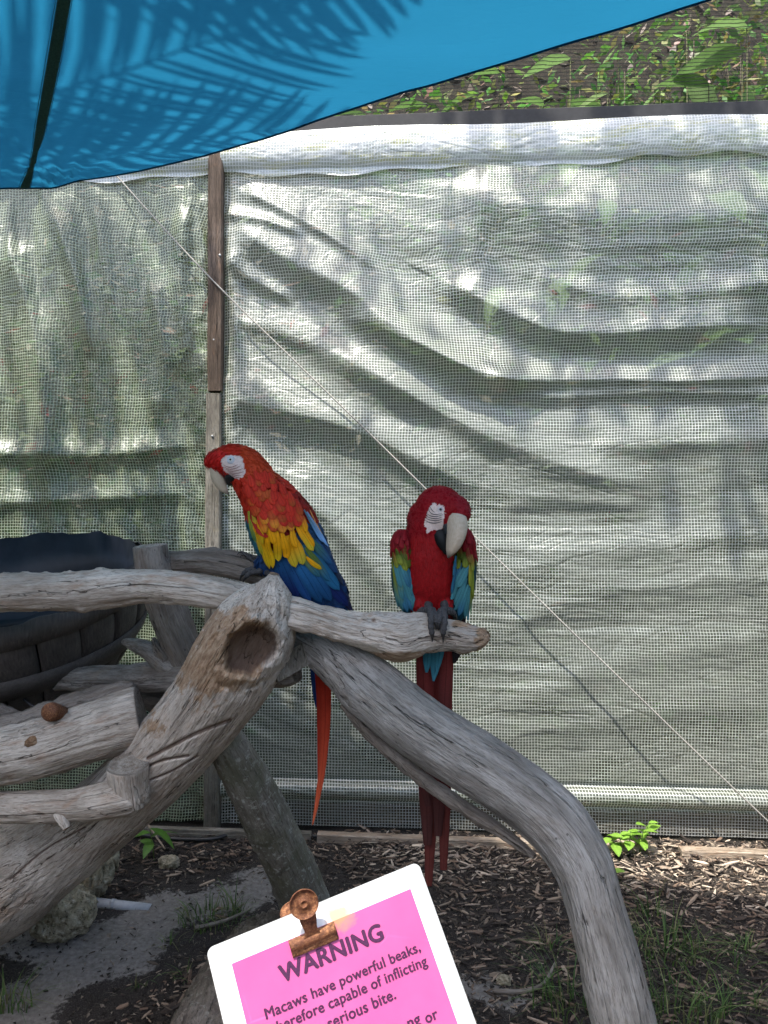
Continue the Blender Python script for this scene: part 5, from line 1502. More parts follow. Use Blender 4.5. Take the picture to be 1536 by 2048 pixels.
class Bird:
    def __init__(self, name, label, Y, ells, chains, foot_px, voxel=0.0035, smooth=7):
        self.Y = Y
        self.root = empty(name, P(foot_px[0], foot_px[1], Y), label, 'parrot')
        self.V, self.faces = blob_body('tmp', Y, ells, chains, voxel, smooth, M['down'])
        self.bvh = BVHTree.FromPolygons([tuple(v) for v in self.V], self.faces)
    def uv(self, p):
        p = np.asarray(p)
        return 768 + p[..., 0] / p[..., 1] * F, 1024 - (p[..., 2] - CAMZ) / p[..., 1] * F
    def body(self, colf):
        U, Vv = self.uv(self.V)
        mb = MB(); mb.v = [tuple(v) for v in self.V]; mb.f = self.faces; mb.m = [0] * len(self.faces)
        mb.g = mb.v; mb.c = [colf(u, v, p) for u, v, p in zip(U, Vv, self.V)]
        return mb.build('body', M['down'], self.root)
    def surf(self, u, v, off=0.0):
        """point on the near side of the body under pixel (u, v), lifted by off"""
        o0 = Vector((0, 0, CAMZ)); d = (P(u, v, self.Y) - o0).normalized()
        h = self.bvh.ray_cast(o0, d)
        if h[0] is None:
            q = P(u, v, self.Y); h = self.bvh.find_nearest(q)
            q = P(u, v, h[0].y); nn = Vector((h[1].x, -abs(h[1].y) - 0.3, h[1].z)).normalized()
            return q - d * 0 + Vector((0, -off, 0)), nn
        nn = h[1] if h[1].dot(d) < 0 else -h[1]
        return h[0] + nn * off * 0.6 - d * off * 0.5, nn
    def plumage(self, n, flow, size, colf, skip, name='plumage', seed=1, lift=0.16, wr=0.45, jit=0.16):
        r = np.random.default_rng(seed)
        tri = []
        for f in self.faces:
            tri.append(f[:3])
            if len(f) == 4: tri.append((f[0], f[2], f[3]))
        tri = np.array(tri); A, B, C = self.V[tri[:, 0]], self.V[tri[:, 1]], self.V[tri[:, 2]]
        nr = np.cross(B - A, C - A); ar = np.linalg.norm(nr, axis=1); nr /= ar[:, None] + 1e-12
        ix = r.choice(len(tri), n, p=ar / ar.sum())
        a, b = r.random(n), r.random(n); fl = a + b > 1; a[fl], b[fl] = 1 - a[fl], 1 - b[fl]
        pts = A[ix] + (B[ix] - A[ix]) * a[:, None] + (C[ix] - A[ix]) * b[:, None]; nn = nr[ix]
        U, Vv = self.uv(pts)
        mb = MB()
        for p, nv, u, v in zip(pts, nn, U, Vv):
            if skip(u, v, p): continue
            f = np.array(flow(u, v, p), float); f += r.normal(0, 0.10, 3)
            f -= nv * f.dot(nv); l = np.linalg.norm(f)
            if l < 1e-6: continue
            f /= l; s_ = np.cross(f, nv)
            L = size(u, v) * r.uniform(.8, 1.2); w = L * wr * r.uniform(.85, 1.15)
            c = np.array(colf(u, v, p)) * r.uniform(1 - jit, 1 + jit)
            li = L * lift * r.uniform(.6, 1.5); rd = r.random() * 9
            b0 = p - f * L * 0.4 + nv * 0.0004
            rows = [(0.0, .35, 0.0), (0.35, 1.0, .45), (0.7, .95, .85), (0.92, .55, 1.0)]
            vs, gs, cs = [], [], []
            for t, wf, lf in rows:
                q = b0 + f * L * t + nv * li * lf
                for sg in (-1, 0, 1):
                    vs.append(q + s_ * sg * w * wf * 0.5 + nv * (0 if sg else 0.12 * w)); gs.append((sg, t, rd))
                    cs.append(c * (0.8 + 0.3 * t))
            vs.append(b0 + f * L * 1.0 + nv * li); gs.append((0, 1, rd)); cs.append(c * 1.12)
            fs = [(k * 3 + j, k * 3 + j + 1, k * 3 + 4 + j, k * 3 + 3 + j) for k in range(3) for j in range(2)] + [(9, 10, 12), (10, 11, 12)]
            mb.add(vs, fs, cs, gc=gs)
        o = mb.build(name, M['feather'], self.root); o['kind'] = 'stuff'
        return o
    def feather(self, a, b, wpx, off, col, tipcol=None, par=None, name='wing_feather', mid=None, edge=None, curve=0.0):
        """one blade from pixel a to pixel b lying on the body"""
        n = 12; rd = random.random() * 20; vs, gs, cs = [], [], []
        (u0, v0), (u1, v1) = a, b
        du, dv = u1 - u0, v1 - v0; ln = math.hypot(du, dv); nx, ny = -dv / ln, du / ln
        k_ = self.Y / F
        for i in range(n + 1):
            t = i / n
            cu = curve * math.sin(math.pi * t)
            u, v = u0 + du * t + nx * cu, v0 + dv * t + ny * cu
            p, nn = self.surf(u, v, off + 0.0020 * t)
            if i == 0: sm, sn = p, nn
            else:
                sm = p if i == 1 else p * 0.5 + (prev + (prev - prev2) if i > 2 else p) * 0.5
                sn = (sn * 0.6 + nn * 0.4).normalized()
            prev2 = prev if i > 0 else p; prev = sm
            wf = min(1.0, 0.45 + 1.3 * t) * (1.0 if t < 0.72 else math.sqrt(max(0.0, 1 - ((t - 0.72) / 0.28) ** 2)))
            w = wpx * 0.5 * k_ * max(wf, 0.04)
            side = Vector((nx, 0, -ny))
            side = (side - sn * side.dot(sn)).normalized()
            cc = Vector(col).lerp(Vector(tipcol), min(1, max(0, (t - 0.35) / 0.5))) if tipcol else Vector(col)
            for sg in (-1, -0.5, 0, 0.5, 1):
                vs.append(sm + side * sg * w + sn * (0.0016 * (1 - abs(sg) ** 2)))
                gs.append((sg, t * ln / 30, rd))
                ec = cc
                if edge is not None and sg >= 0.5 * (1 if edge[1] > 0 else -1) * (1 if edge[1] > 0 else 1) and (sg > 0) == (edge[1] > 0): ec = cc.lerp(Vector(edge[0]), 0.8)
                cs.append(tuple(ec * (0.72 if abs(sg) == 1 else 1.0)))
        fs = [(i * 5 + j, i * 5 + j + 1, (i + 1) * 5 + j + 1, (i + 1) * 5 + j) for i in range(n) for j in range(4)]
        mb = MB(); mb.add(vs, fs, cs, gc=gs)
        return mb.build(name, M['feather'], par or self.root)
    def tail(self, pts, widths, col, tipcol=None, name='tail_feather', par=None, face=(0, -1, 0), roof=0.25):
        """pts: (u, v, Y) polyline, widths in pixels"""
        n = 26; rows = catmull([(*P(u, v, y), w * y / F) for (u, v, y), w in zip(pts, widths)], n)
        t_, _, _ = frames(rows[:, :3]); rd = random.random() * 20; vs, gs, cs = [], [], []
        fv = np.array(face, float)
        for i in range(n):
            t = i / (n - 1); sd = np.cross(t_[i], fv); sd /= np.linalg.norm(sd)
            w = rows[i, 3] * 0.5
            cc = Vector(col).lerp(Vector(tipcol), min(1, max(0, (t - 0.3) / 0.6))) if tipcol else Vector(col)
            for sg in (-1, -0.5, 0, 0.5, 1):
                vs.append(rows[i, :3] + sd * sg * w + fv * (roof * w * (1 - abs(sg)))); gs.append((sg, t * 9, rd))
                cs.append(tuple(cc * (0.75 if abs(sg) == 1 else 1.0)))
        fs = [(i * 5 + j, i * 5 + j + 1, (i + 1) * 5 + j + 1, (i + 1) * 5 + j) for i in range(n - 1) for j in range(4)]
        mb = MB(); mb.add(vs, fs, cs, gc=gs)
        return mb.build(name, M['feather'], par or self.root)
    def horn(self, name, secs, col, par=None, n=28, tipcol=None, power=2.0):
        """secs: (outer u, v, dy), (inner u, v, dy), lateral half width px"""
        rows = []
        for (a, b, w) in secs: rows.append((*a, *b, w))
        rows = catmull(rows, n); s = self.Y / F; ar = 24; vs, cs, gs = [], [], []
        C = []
        for r_ in rows:
            pa = P(r_[0], r_[1], self.Y); pa.y += r_[2] * s; pb = P(r_[3], r_[4], self.Y); pb.y += r_[5] * s
            C.append((pa + pb) / 2)
        tt = np.gradient(np.array([tuple(c_) for c_ in C]), axis=0)
        for i, r_ in enumerate(rows):
            pa = P(r_[0], r_[1], self.Y); pa.y += r_[2] * s; pb = P(r_[3], r_[4], self.Y); pb.y += r_[5] * s
            c_ = (pa + pb) / 2; ax = (pa - pb) / 2
            lat = Vector(tt[i]).cross(ax).normalized() * max(r_[6], .3) * s
            f = i / (n - 1)
            cc = Vector(col) if not tipcol else Vector(col).lerp(Vector(tipcol), max(0, (f - .78) / .22))
            for j in range(ar):
                an = 2 * math.pi * j / ar; ca, sa = math.cos(an), math.sin(an)
                ca = math.copysign(abs(ca) ** (2 / power), ca); sa = math.copysign(abs(sa) ** (2 / power), sa)
                vs.append(c_ + ax * ca + lat * sa); cs.append(tuple(cc)); gs.append((f * .05, math.cos(an) * .03, math.sin(an) * .03))
        fs = [(i * ar + j, i * ar + (j + 1) % ar, (i + 1) * ar + (j + 1) % ar, (i + 1) * ar + j) for i in range(n - 1) for j in range(ar)]
        fs += [tuple(range(ar))[::-1], tuple((n - 1) * ar + j for j in range(ar))]
        mb = MB(); mb.add(vs, fs, cs, gc=gs)
        return mb.build(name, M['beak'], par or self.root)
    def ball(self, name, c, r, mat, par, flat=0.6, nrm=Vector((0, -1, 0))):
        bm = bmesh.new(); bmesh.ops.create_uvsphere(bm, u_segments=18, v_segments=12, radius=r)
        q = nrm.to_track_quat('Z', 'Y').to_matrix()
        vs = [c + q @ Vector((v.co.x, v.co.y, v.co.z * flat)) for v in bm.verts]; fs = [[v.index for v in f.verts] for f in bm.faces]; bm.free()
        mb = MB(); mb.add(vs, fs); return mb.build(name, mat, par)
    def face_lines(self, lines, col, w=0.0006, par=None):
        mb = MB()
        for ln in lines:
            rows = catmull([(u, v) for u, v in ln], 22)
            pts = [self.surf(u, v, 0.0012)[0] for u, v in rows]
            tube(mb, pts, np.concatenate([np.linspace(w * .4, w, 11), np.linspace(w, w * .4, 11)]), 5)
        o = mb.build('facial_feather_lines', par, self.root); return o
    def toe(self, pts, r0, r1, par, claw=None):
        mb = MB(); c = catmull([tuple(p) for p in pts], 22)
        rad = np.linspace(r0, r1, 22) * (1 + 0.13 * np.sin(np.linspace(0, 9 * math.pi, 22)))
        tube(mb, c, rad, 12)
        o = mb.build('toe', M['toe'], par)
        if claw:
            mb = MB(); cc = catmull([tuple(p) for p in claw], 14); tube(mb, cc, np.linspace(r1 * .85, 0.0004, 14), 10); mb.build('claw', M['claw'], o)
        return o

RED, DRED, ORG = (0.46, 0.026, 0.012), (0.28, 0.010, 0.010), (0.52, 0.085, 0.018)
YEL, GRN, BLU, TEAL, NAVY = (0.76, 0.325, 0.005), (0.13, 0.22, 0.03), (0.012, 0.065, 0.165), (0.022, 0.115, 0.20), (0.010, 0.022, 0.105)
SKIN = (0.66, 0.54, 0.485)

# ------------------------------------------------------------------ scarlet macaw, side view on the rear branch
YS = 1.93
def seg_flow(path):
    pts = [np.array(p, float) for p in path]
    def fl(u, v, p):
        best, d0 = 1e9, None
        for a, b in zip(pts[:-1], pts[1:]):
            ab = b - a; t = np.clip(np.dot(np.array((u, v)) - a, ab) / ab.dot(ab), 0, 1)
            q = a + ab * t; d = (q[0] - u) ** 2 + (q[1] - v) ** 2
            if d < best: best, d0 = d, ab / np.linalg.norm(ab)
        return (d0[0], 0.0, -d0[1])
    return fl
pairs = [((424, 934), (413, 917), 10), ((432, 938), (424, 905), 18), ((446, 948), (445, 896), 26), ((462, 958), (474, 890), 31), ((474, 968), (500, 897), 34), ((478, 982), (526, 918), 36), ((484, 999), (549, 946), 40), ((491, 1016), (583, 981), 48), ((497, 1046), (612, 1016), 54), ((508, 1080), (636, 1055), 55), ((524, 1106), (652, 1095), 51), ((548, 1143), (666, 1137), 44), ((578, 1178), (682, 1168), 32), ((610, 1200), (694, 1192), 20), ((634, 1216), (688, 1216), 12)]
ch = []
for (a, b, lat) in pairs:
    ch.append(((a[0] + b[0]) / 2, (a[1] + b[1]) / 2, 0, max(4, math.hypot(a[0] - b[0], a[1] - b[1]) / 2 + 1), lat))
scar = Bird('scarlet_macaw', 'scarlet macaw in profile with yellow and blue wings gripping the rear branch', YS,
            [(560, 1060, -22, 62, 36, 42, 62), (548, 1118, 0, 22, 26, 26, 0), (530, 1126, -16, 14, 18, 14, 0)], [ch], (515, 1132))
face_poly = [(441, 918), (452, 911), (466, 909), (484, 914), (488, 930), (491, 946), (484, 957), (474, 959), (460, 950), (450, 944), (444, 932)]
def scar_col(u, v, p):
    if in_poly(np.array(u), np.array(v), face_poly) and p[1] < YS - 0.010: return SKIN
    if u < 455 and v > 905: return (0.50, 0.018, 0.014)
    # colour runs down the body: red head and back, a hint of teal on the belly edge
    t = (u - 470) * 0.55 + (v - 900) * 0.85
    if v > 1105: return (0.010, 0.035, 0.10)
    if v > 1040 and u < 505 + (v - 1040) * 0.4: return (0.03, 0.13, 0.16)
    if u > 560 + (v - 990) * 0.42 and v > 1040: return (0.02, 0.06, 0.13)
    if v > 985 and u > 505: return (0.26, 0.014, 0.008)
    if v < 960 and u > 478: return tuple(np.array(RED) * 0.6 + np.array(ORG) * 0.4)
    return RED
def dim(c, k): return c if c is SKIN else tuple(x * k for x in c)  # down beneath the feathers darkened, so painted shade deepens the gaps between them
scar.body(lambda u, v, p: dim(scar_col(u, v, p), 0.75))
sflow = seg_flow([(410, 925), (440, 903), (480, 898), (520, 920), (560, 968), (610, 1040), (660, 1130), (700, 1225)])
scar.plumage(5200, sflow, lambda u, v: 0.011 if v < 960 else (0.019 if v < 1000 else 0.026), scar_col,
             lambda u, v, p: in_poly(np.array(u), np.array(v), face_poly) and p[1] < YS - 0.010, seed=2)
def Z1(x, y): return (380 + x / 4.2667, 860 + y / 4.2667)
wing = scar.feather(Z1(560, 520), Z1(760, 900), 70, 0.006, DRED, RED, name='wing')
def zf(a, b, w, off, col, tip=None, edge=None, curve=0):
    scar.feather(Z1(*a), Z1(*b), w * 0.92 / 4.2667, off, col, tip, wing, edge=edge, curve=curve)
# flight feathers, from below upwards
for a, b, w, c, tp in [((1080, 1150), (1396, 1548), 80, NAVY, (0.02, 0.02, 0.05)), ((1010, 1130), (1345, 1500), 100, NAVY, NAVY), ((700, 1020), (850, 1395), 100, BLU, NAVY), ((740, 1000), (930, 1425), 115, BLU, NAVY), ((800, 1010), (1030, 1450), 120, BLU, (0.016, 0.07, 0.22)),
                       ((1130, 980), (1290, 1330), 70, (0.014, 0.04, 0.10), (0.02, 0.03, 0.05)), ((860, 1020), (1120, 1465), 115, (0.018, 0.11, 0.26), BLU), ((920, 1010), (1200, 1455), 110, (0.018, 0.11, 0.25), BLU), ((1060, 940), (1240, 1230), 90, (0.02, 0.07, 0.17), (0.014, 0.05, 0.13)),
                       ((960, 980), (1262, 1365), 115, TEAL, (0.018, 0.12, 0.24)), ((1010, 920), (1190, 1150), 80, (0.05, 0.13, 0.10), (0.02, 0.09, 0.20)), ((900, 1000), (1100, 1250), 70, (0.13, 0.18, 0.03), (0.03, 0.12, 0.16)), ((980, 1000), (1180, 1290), 70, (0.10, 0.15, 0.03), TEAL)]:
    zf(a, b, w, 0.004 + 0.0007 * len(wing.children), c, tp)
LB = (0.22, 0.42, 0.72)
zf((985, 705), (1160, 1000), 58, 0.008, (0.20, 0.30, 0.42), LB); zf((1010, 690), (1130, 940), 34, 0.007, (0.55, 0.22, 0.06), (0.50, 0.30, 0.05))
zf((960, 690), (1110, 960), 44, 0.010, (0.10, 0.18, 0.22), (0.16, 0.34, 0.62))
yl = 0.0125
for a, b, w, c, tp in [((520, 690), (585, 950), 70, (0.30, 0.30, 0.03), (0.10, 0.20, 0.06)), ((545, 740), (640, 1060), 78, YEL, (0.40, 0.33, 0.02)), ((590, 780), (700, 1170), 88, YEL, (0.62, 0.40, 0.012)), ((640, 790), (728, 1165), 80, YEL, (0.66, 0.40, 0.01)), ((820, 900), (905, 1165), 84, YEL, (0.50, 0.36, 0.02)), ((870, 900), (962, 1145), 84, YEL, (0.45, 0.36, 0.03)),
                       ((985, 1080), (1105, 1188), 44, YEL, (0.60, 0.36, 0.01)), ((890, 780), (1035, 1035), 80, YEL, (0.62, 0.42, 0.02)), ((930, 790), (1042, 1000), 70, YEL, YEL), ((740, 860), (770, 1110), 78, YEL, (0.60, 0.40, 0.015)), ((690, 800), (735, 960), 70, YEL, YEL), ((780, 880), (840, 1090), 74, YEL, YEL),
                       ((610, 720), (650, 960), 72, YEL, (0.66, 0.42, 0.015)), ((850, 830), (905, 1000), 62, YEL, YEL), ((900, 690), (975, 880), 62, ORG, YEL), ((560, 700), (595, 870), 60, (0.45, 0.30, 0.03), YEL)]:
    zf(a, b, w, yl, c, tp, curve=random.uniform(-2, 2)); yl += 0.0004
# orange-red coverts in shingled rows
rr = np.random.default_rng(8)
rl = 0.0185
for row, (y0, xa, xb) in enumerate([(800, 640, 900), (765, 610, 930), (720, 560, 960), (680, 545, 940), (640, 530, 900), (600, 520, 880), (560, 515, 850), (520, 520, 810), (485, 535, 760), (452, 560, 700)]):
    n = max(4, int((xb - xa) / 62))
    for k in range(n):
        x = xa + (xb - xa) * (k + 0.5 * (row % 2)) / n + rr.uniform(-8, 8); y = y0 + rr.uniform(-16, 16) + (x - 720) * 0.12 - abs(x - 740) * 0.10
        L = 150 - row * 7; ang = math.radians(90 - 22 + rr.uniform(-8, 8))
        c = np.array(RED) * rr.uniform(.85, 1.15) if rr.random() < .85 else np.array(ORG) * rr.uniform(.7, .9)
        tp = np.array(ORG) * rr.uniform(.65, .95) if rr.random() < .35 else np.array(RED) * rr.uniform(.9, 1.2)
        if row < 2 and rr.random() < .4: tp = np.array((0.62, 0.22, 0.02))
        zf((x - math.cos(ang) * L * .5, y - math.sin(ang) * L * .5 - 10), (x + math.cos(ang) * L * .55, y + math.sin(ang) * L * .55), 84 - row * 3, rl, tuple(c), tuple(tp))
    rl += 0.0006
# long tail
scar.tail([(640, 1195, 1.955), (646, 1300, 1.965), (651, 1420, 1.965), (645, 1530, 1.96), (633, 1610, 1.955), (625, 1650, 1.95)], [24, 25, 22, 15, 8, 2], (0.44, 0.026, 0.012), (0.52, 0.11, 0.045))
scar.tail([(632, 1195, 1.965), (636, 1300, 1.972), (641, 1400, 1.972), (640, 1500, 1.97), (636, 1575, 1.965)], [18, 19, 16, 11, 2], (0.40, 0.022, 0.011), (0.42, 0.04, 0.016))
scar.tail([(622, 1180, 1.97), (625, 1290, 1.975), (629, 1370, 1.975), (632, 1414, 1.975)], [14, 14, 12, 3], (0.012, 0.05, 0.20), (0.010, 0.03, 0.13))
scar.tail([(655, 1195, 1.96), (657, 1300, 1.968), (657, 1400, 1.968), (654, 1467, 1.965)], [13, 12, 9, 2], (0.40, 0.026, 0.013), (0.46, 0.075, 0.04))
scar.tail([(664, 1190, 1.968), (662, 1290, 1.974), (660, 1360, 1.974), (657, 1430, 1.972)], [10, 9, 6, 2], (0.48, 0.05, 0.03), (0.50, 0.06, 0.04))
# head furniture
bk = scar.horn('upper_beak', [((420, 928, 0), (447, 934, 0), 14), ((419, 940, 0), (448, 944, 0), 14), ((422, 956, 0), (451, 957, 0), 12), ((430, 971, 0), (453, 969, 0), 9), ((442, 983, 0), (455, 977, 0), 5), ((459, 990, 0), (458, 988, 0), 1)], (0.54, 0.46, 0.34), tipcol=(0.10, 0.09, 0.085))
scar.horn('lower_beak', [((480, 962, 0), (460, 948, 0), 31), ((475, 968, 0), (452, 948, 0), 27), ((467, 971, 0), (450, 955, 0), 18), ((459, 972, 0), (452, 964, 0), 8), ((455, 970, 0), (453, 968, 0), 2)], (0.016, 0.017, 0.018))
scar.horn('beak_base', [((443, 934, 0), (450, 940, 0), 20), ((446, 940, 0), (454, 950, 0), 21), ((449, 950, 0), (456, 960, 0), 15)], (0.05, 0.05, 0.052), n=10)
ep, en = scar.surf(461.5, 919.5, -0.001)
ring = scar.ball('eyelid', ep, 0.0105, M['down'], scar.root, 0.30, en)
ring.data.color_attributes['col'].data.foreach_set('color', [x for _ in ring.data.vertices for x in (0.50, 0.53, 0.56, 1)])
ey = scar.ball('eye', ep + en * 0.0008, 0.0060, M['eye_white'], scar.root, 0.55, en)
scar.ball('pupil', ep + en * 0.0026, 0.0036, M['pupil'], ey, 0.5, en)
M['face_line'] = simple_mat('dark_red_bristle', (0.24, 0.07, 0.06), 0.7, 200, 0.3)
scar.face_lines([[(449, 934), (458, 938), (470, 937), (482, 931)], [(451, 938), (462, 942), (474, 941), (486, 937)], [(455, 942), (466, 946), (478, 946), (488, 943)], [(459, 946), (470, 950), (482, 951)], [(447, 929), (454, 933), (464, 934), (476, 929)], [(463, 950), (472, 954), (481, 955)]], None, 0.0008, M['face_line'])
# feet on the rear branch
def br(u, v, dy=0.0): return P(u, v, 1.955 + dy)
for (base, t1, c1, dd) in (((524, 1138), [(512, 1124), (500, 1114), (490, 1108)], [(484, 1104), (478, 1105), (474, 1110)], -0.012), ((526, 1146), [(510, 1138), (496, 1140), (486, 1148)], [(482, 1154), (480, 1162), (482, 1168)], -0.052)):
    lg = MB(); tube(lg, [P(540, 1122, YS - 0.01), P(base[0] + 6, base[1] - 6, YS - 0.012), br(base[0], base[1] - 8, dd)], [0.013, 0.010, 0.009], 12)
    leg = lg.build('leg', M['toe'], scar.root)
    scar.toe([br(base[0], base[1] - 8, dd)] + [br(u, v, dd) for u, v in t1], 0.0085, 0.0055, leg, [br(*t1[-1], dd)] + [br(u, v, dd) for u, v in c1])
    scar.toe([br(base[0], base[1] - 6, dd)] + [br(u + 6, v + 5, dd - 0.016) for u, v in t1], 0.0085, 0.0055, leg, [br(t1[-1][0] + 6, t1[-1][1] + 5, dd - 0.016)] + [br(u + 6, v + 5, dd - 0.016) for u, v in c1])
    scar.toe([br(base[0], base[1] - 4, dd), br(base[0] + 14, base[1] + 2, dd - 0.01), br(base[0] + 22, base[1] + 14, dd - 0.01)], 0.0085, 0.0055, leg, [br(base[0] + 22, base[1] + 14, dd - 0.01), br(base[0] + 24, base[1] + 22, dd), br(base[0] + 20, base[1] + 28, dd)])

# ------------------------------------------------------------------ green-winged macaw, facing out, head bowed
YG = 1.83
def Z2(x, y): return (740 + x / 5.25, 950 + y / 5.25)
gr_chain = [(878, 1022, -14, 50, 46), (866, 1052, -6, 51, 50), (862, 1085, 2, 52, 54), (862, 1118, 4, 54, 56), (863, 1150, 4, 52, 52), (864, 1180, 8, 46, 46), (865, 1204, 14, 36, 38), (866, 1240, 26, 24, 24), (868, 1290, 30, 16, 14)]
gw = Bird('green_winged_macaw', 'dark red macaw with green and turquoise wings bowing its head on the perch limb end', YG,
          [(880, 1016, -16, 48, 39, 44, 0), (905, 1020, -34, 33, 30, 34, 20), (884, 1036, -26, 44, 34, 38, 0), (916, 1028, -50, 20, 17, 20, 0), (856, 1040, -2, 42, 44, 44, 0),
           (802, 1092, 0, 20, 34, 26, 0), (804, 1142, -2, 20, 70, 26, 0), (812, 1185, 0, 18, 42, 20, -8), (931, 1092, 0, 19, 36, 26, 0), (927, 1148, -2, 24, 76, 26, 4), (922, 1200, 2, 18, 40, 20, 8),
           (845, 1206, -14, 18, 22, 20, 0), (888, 1208, -14, 18, 22, 20, 0)], [gr_chain], (872, 1222), 0.0033, 7)
gface = [(854, 1068), (848, 1050), (849, 1038), (853, 1028), (858, 1016), (865, 1005), (876, 1008), (887, 1011), (893, 1024), (888, 1036), (888, 1046), (884, 1060), (870, 1060), (862, 1063)]
GR = (0.24, 0.006, 0.010); GRD = (0.20, 0.006, 0.010)
def gw_col(u, v, p):
    if in_poly(np.array(u), np.array(v), gface) and p[1] < YG - 0.008: return SKIN
    if (u < 822 or u > 905) and v > 1100:
        if v > 1125: return (0.012, 0.055, 0.07)  # dark under-colour painted as shade between the wing feathers
        return (0.06, 0.07, 0.015)
    if v > 1235: return (0.12, 0.02, 0.02)
    if u < 822 or u > 912: return (0.24, 0.010, 0.016)
    return GR if v < 1075 else (0.27, 0.008, 0.010)
gw.body(lambda u, v, p: dim(gw_col(u, v, p), 0.8))
def gflow(u, v, p):
    if v < 1075 and 812 < u < 945:
        b = P(912, 1040, YG - 0.07); d = np.array(p) - np.array(b); d[2] -= 0.03
        return d
    if v > 1190 and 830 < u < 905: return (0, -0.2, -1)
    return (0, 0.1, -1)
gw.plumage(8000, gflow, lambda u, v: 0.0105 if v < 1075 else 0.021, gw_col, lambda u, v, p: in_poly(np.array(u), np.array(v), gface) and p[1] < YG - 0.008, seed=4, lift=0.055, wr=0.36, jit=0.10)
OL, LG, TQ, TB = (0.07, 0.10, 0.012), (0.20, 0.24, 0.028), (0.06, 0.21, 0.235), (0.04, 0.155, 0.25)
wl = gw.feather(Z2(330, 600), Z2(300, 900), 26, 0.004, GRD, (0.20, 0.02, 0.02), name='wing', )
wr_ = gw.feather(Z2(1010, 640), Z2(1040, 960), 26, 0.004, GRD, (0.20, 0.02, 0.02), name='wing')
def gfz(par, a, b, w, off, col, tip=None, edge=None, curve=0): gw.feather(Z2(*a), Z2(*b), w * 0.80 / 5.25, off, col, tip, par, edge=edge, curve=curve)
o_ = 0.003
for a, b, w, c, tp in [((240, 900), (300, 1400), 70, LG, TQ), ((250, 950), (350, 1425), 90, LG, TQ), ((300, 1000), (395, 1430), 95, TQ, TB), ((330, 980), (440, 1420), 95, TB, TB), ((280, 900), (340, 1300), 80, LG, TQ), ((370, 950), (460, 1395), 80, TB, TQ), ((290, 880), (425, 1330), 86, TQ, TQ), ((350, 900), (455, 1260), 90, TB, TQ), ((262, 850), (330, 1180), 80, TQ, TQ), ((310, 860), (400, 1180), 80, TQ, TB),
                       ((320, 790), (370, 1010), 90, OL, LG), ((260, 800), (300, 980), 70, (0.18, 0.10, 0.02), LG), ((370, 760), (400, 990), 76, OL, OL), ((290, 770), (330, 950), 74, OL, LG), ((350, 730), (370, 900), 70, (0.14, 0.06, 0.015), OL)]:
    gfz(wl, a, b, w, o_, c, tp); o_ += 0.0006
o_ = 0.003
for a, b, w, c, tp in [((1075, 1000), (1055, 1470), 60, LG, (0.16, 0.30, 0.16)), ((1060, 1150), (1025, 1525), 80, LG, TQ), ((1040, 1180), (985, 1500), 80, TQ, TQ), ((1030, 1150), (930, 1470), 84, TQ, TB), ((1010, 1080), (885, 1420), 90, TQ, TQ), ((1060, 900), (1065, 1300), 60, LG, LG), ((900, 900), (840, 1240), 90, TB, TB), ((960, 920), (870, 1200), 90, TB, TB), ((1000, 960), (825, 1318), 90, TQ, TQ), ((1035, 950), (930, 1180), 84, TQ, TQ), ((880, 850), (858, 1060), 76, TB, TB), ((1040, 900), (1040, 1170), 56, (0.26, 0.24, 0.03), LG),
                       ((950, 790), (930, 990), 92, OL, LG), ((1000, 800), (1000, 975), 86, OL, LG), ((900, 770), (905, 920), 80, OL, OL), ((1050, 830), (1060, 1010), 60, (0.22, 0.10, 0.02), LG), ((960, 740), (965, 890), 80, (0.14, 0.06, 0.015), OL), ((1020, 760), (1035, 930), 66, (0.20, 0.04, 0.02), (0.16, 0.12, 0.02))]:
    gfz(wr_, a, b, w, o_, c, tp); o_ += 0.0006
for par, sp in ((wl, [(345, 590), (290, 620), (390, 640), (330, 660), (260, 690), (400, 720), (300, 740), (350, 720), (240, 760), (410, 790)]), (wr_, [(985, 560), (1030, 620), (960, 640), (1070, 690), (1000, 690), (940, 720), (1080, 770), (1040, 760), (1100, 700), (1095, 800)])):
    for k, (x, y) in enumerate(sp[::-1]):
        gfz(par, (x - 2 + (0 if y > 650 else (12 if par is wl else -12)), y + 10), (x + (4 if par is wl else 8), y + 112), 66, 0.008 + 0.0005 * k, GRD, (0.24, 0.010, 0.016))
# tail under the limb
BR = (0.16, 0.022, 0.018); BRT = (0.11, 0.028, 0.023); DK = (0.065, 0.022, 0.02)
for pts, w, c, tp in [([(882, 1200, 1.882), (882, 1320, 1.885), (872, 1480, 1.885), (862, 1640, 1.88), (857, 1772, 1.875)], [34, 34, 32, 26, 14], BR, BRT), ([(880, 1200, 1.878), (886, 1320, 1.882), (890, 1480, 1.882), (889, 1620, 1.878), (887, 1740, 1.872)], [30, 32, 30, 24, 14], BR, BRT),
                       ([(852, 1200, 1.875), (852, 1320, 1.878), (852, 1450, 1.878), (853, 1580, 1.874), (855, 1690, 1.868)], [30, 32, 34, 32, 16], BR, DK), ([(892, 1200, 1.872), (892, 1320, 1.876), (886, 1450, 1.876), (880, 1560, 1.872), (876, 1672, 1.866)], [28, 30, 32, 30, 14], BR, DK),
                       ([(848, 1200, 1.868), (846, 1320, 1.872), (848, 1430, 1.872), (850, 1560, 1.868), (856, 1612, 1.864)], [26, 28, 26, 22, 10], (0.20, 0.03, 0.025), DK), ([(894, 1200, 1.866), (893, 1320, 1.870), (889, 1400, 1.870), (884, 1540, 1.866)], [24, 26, 24, 12], (0.20, 0.03, 0.025), DK)]:
    gw.tail(pts, w, c, tp)
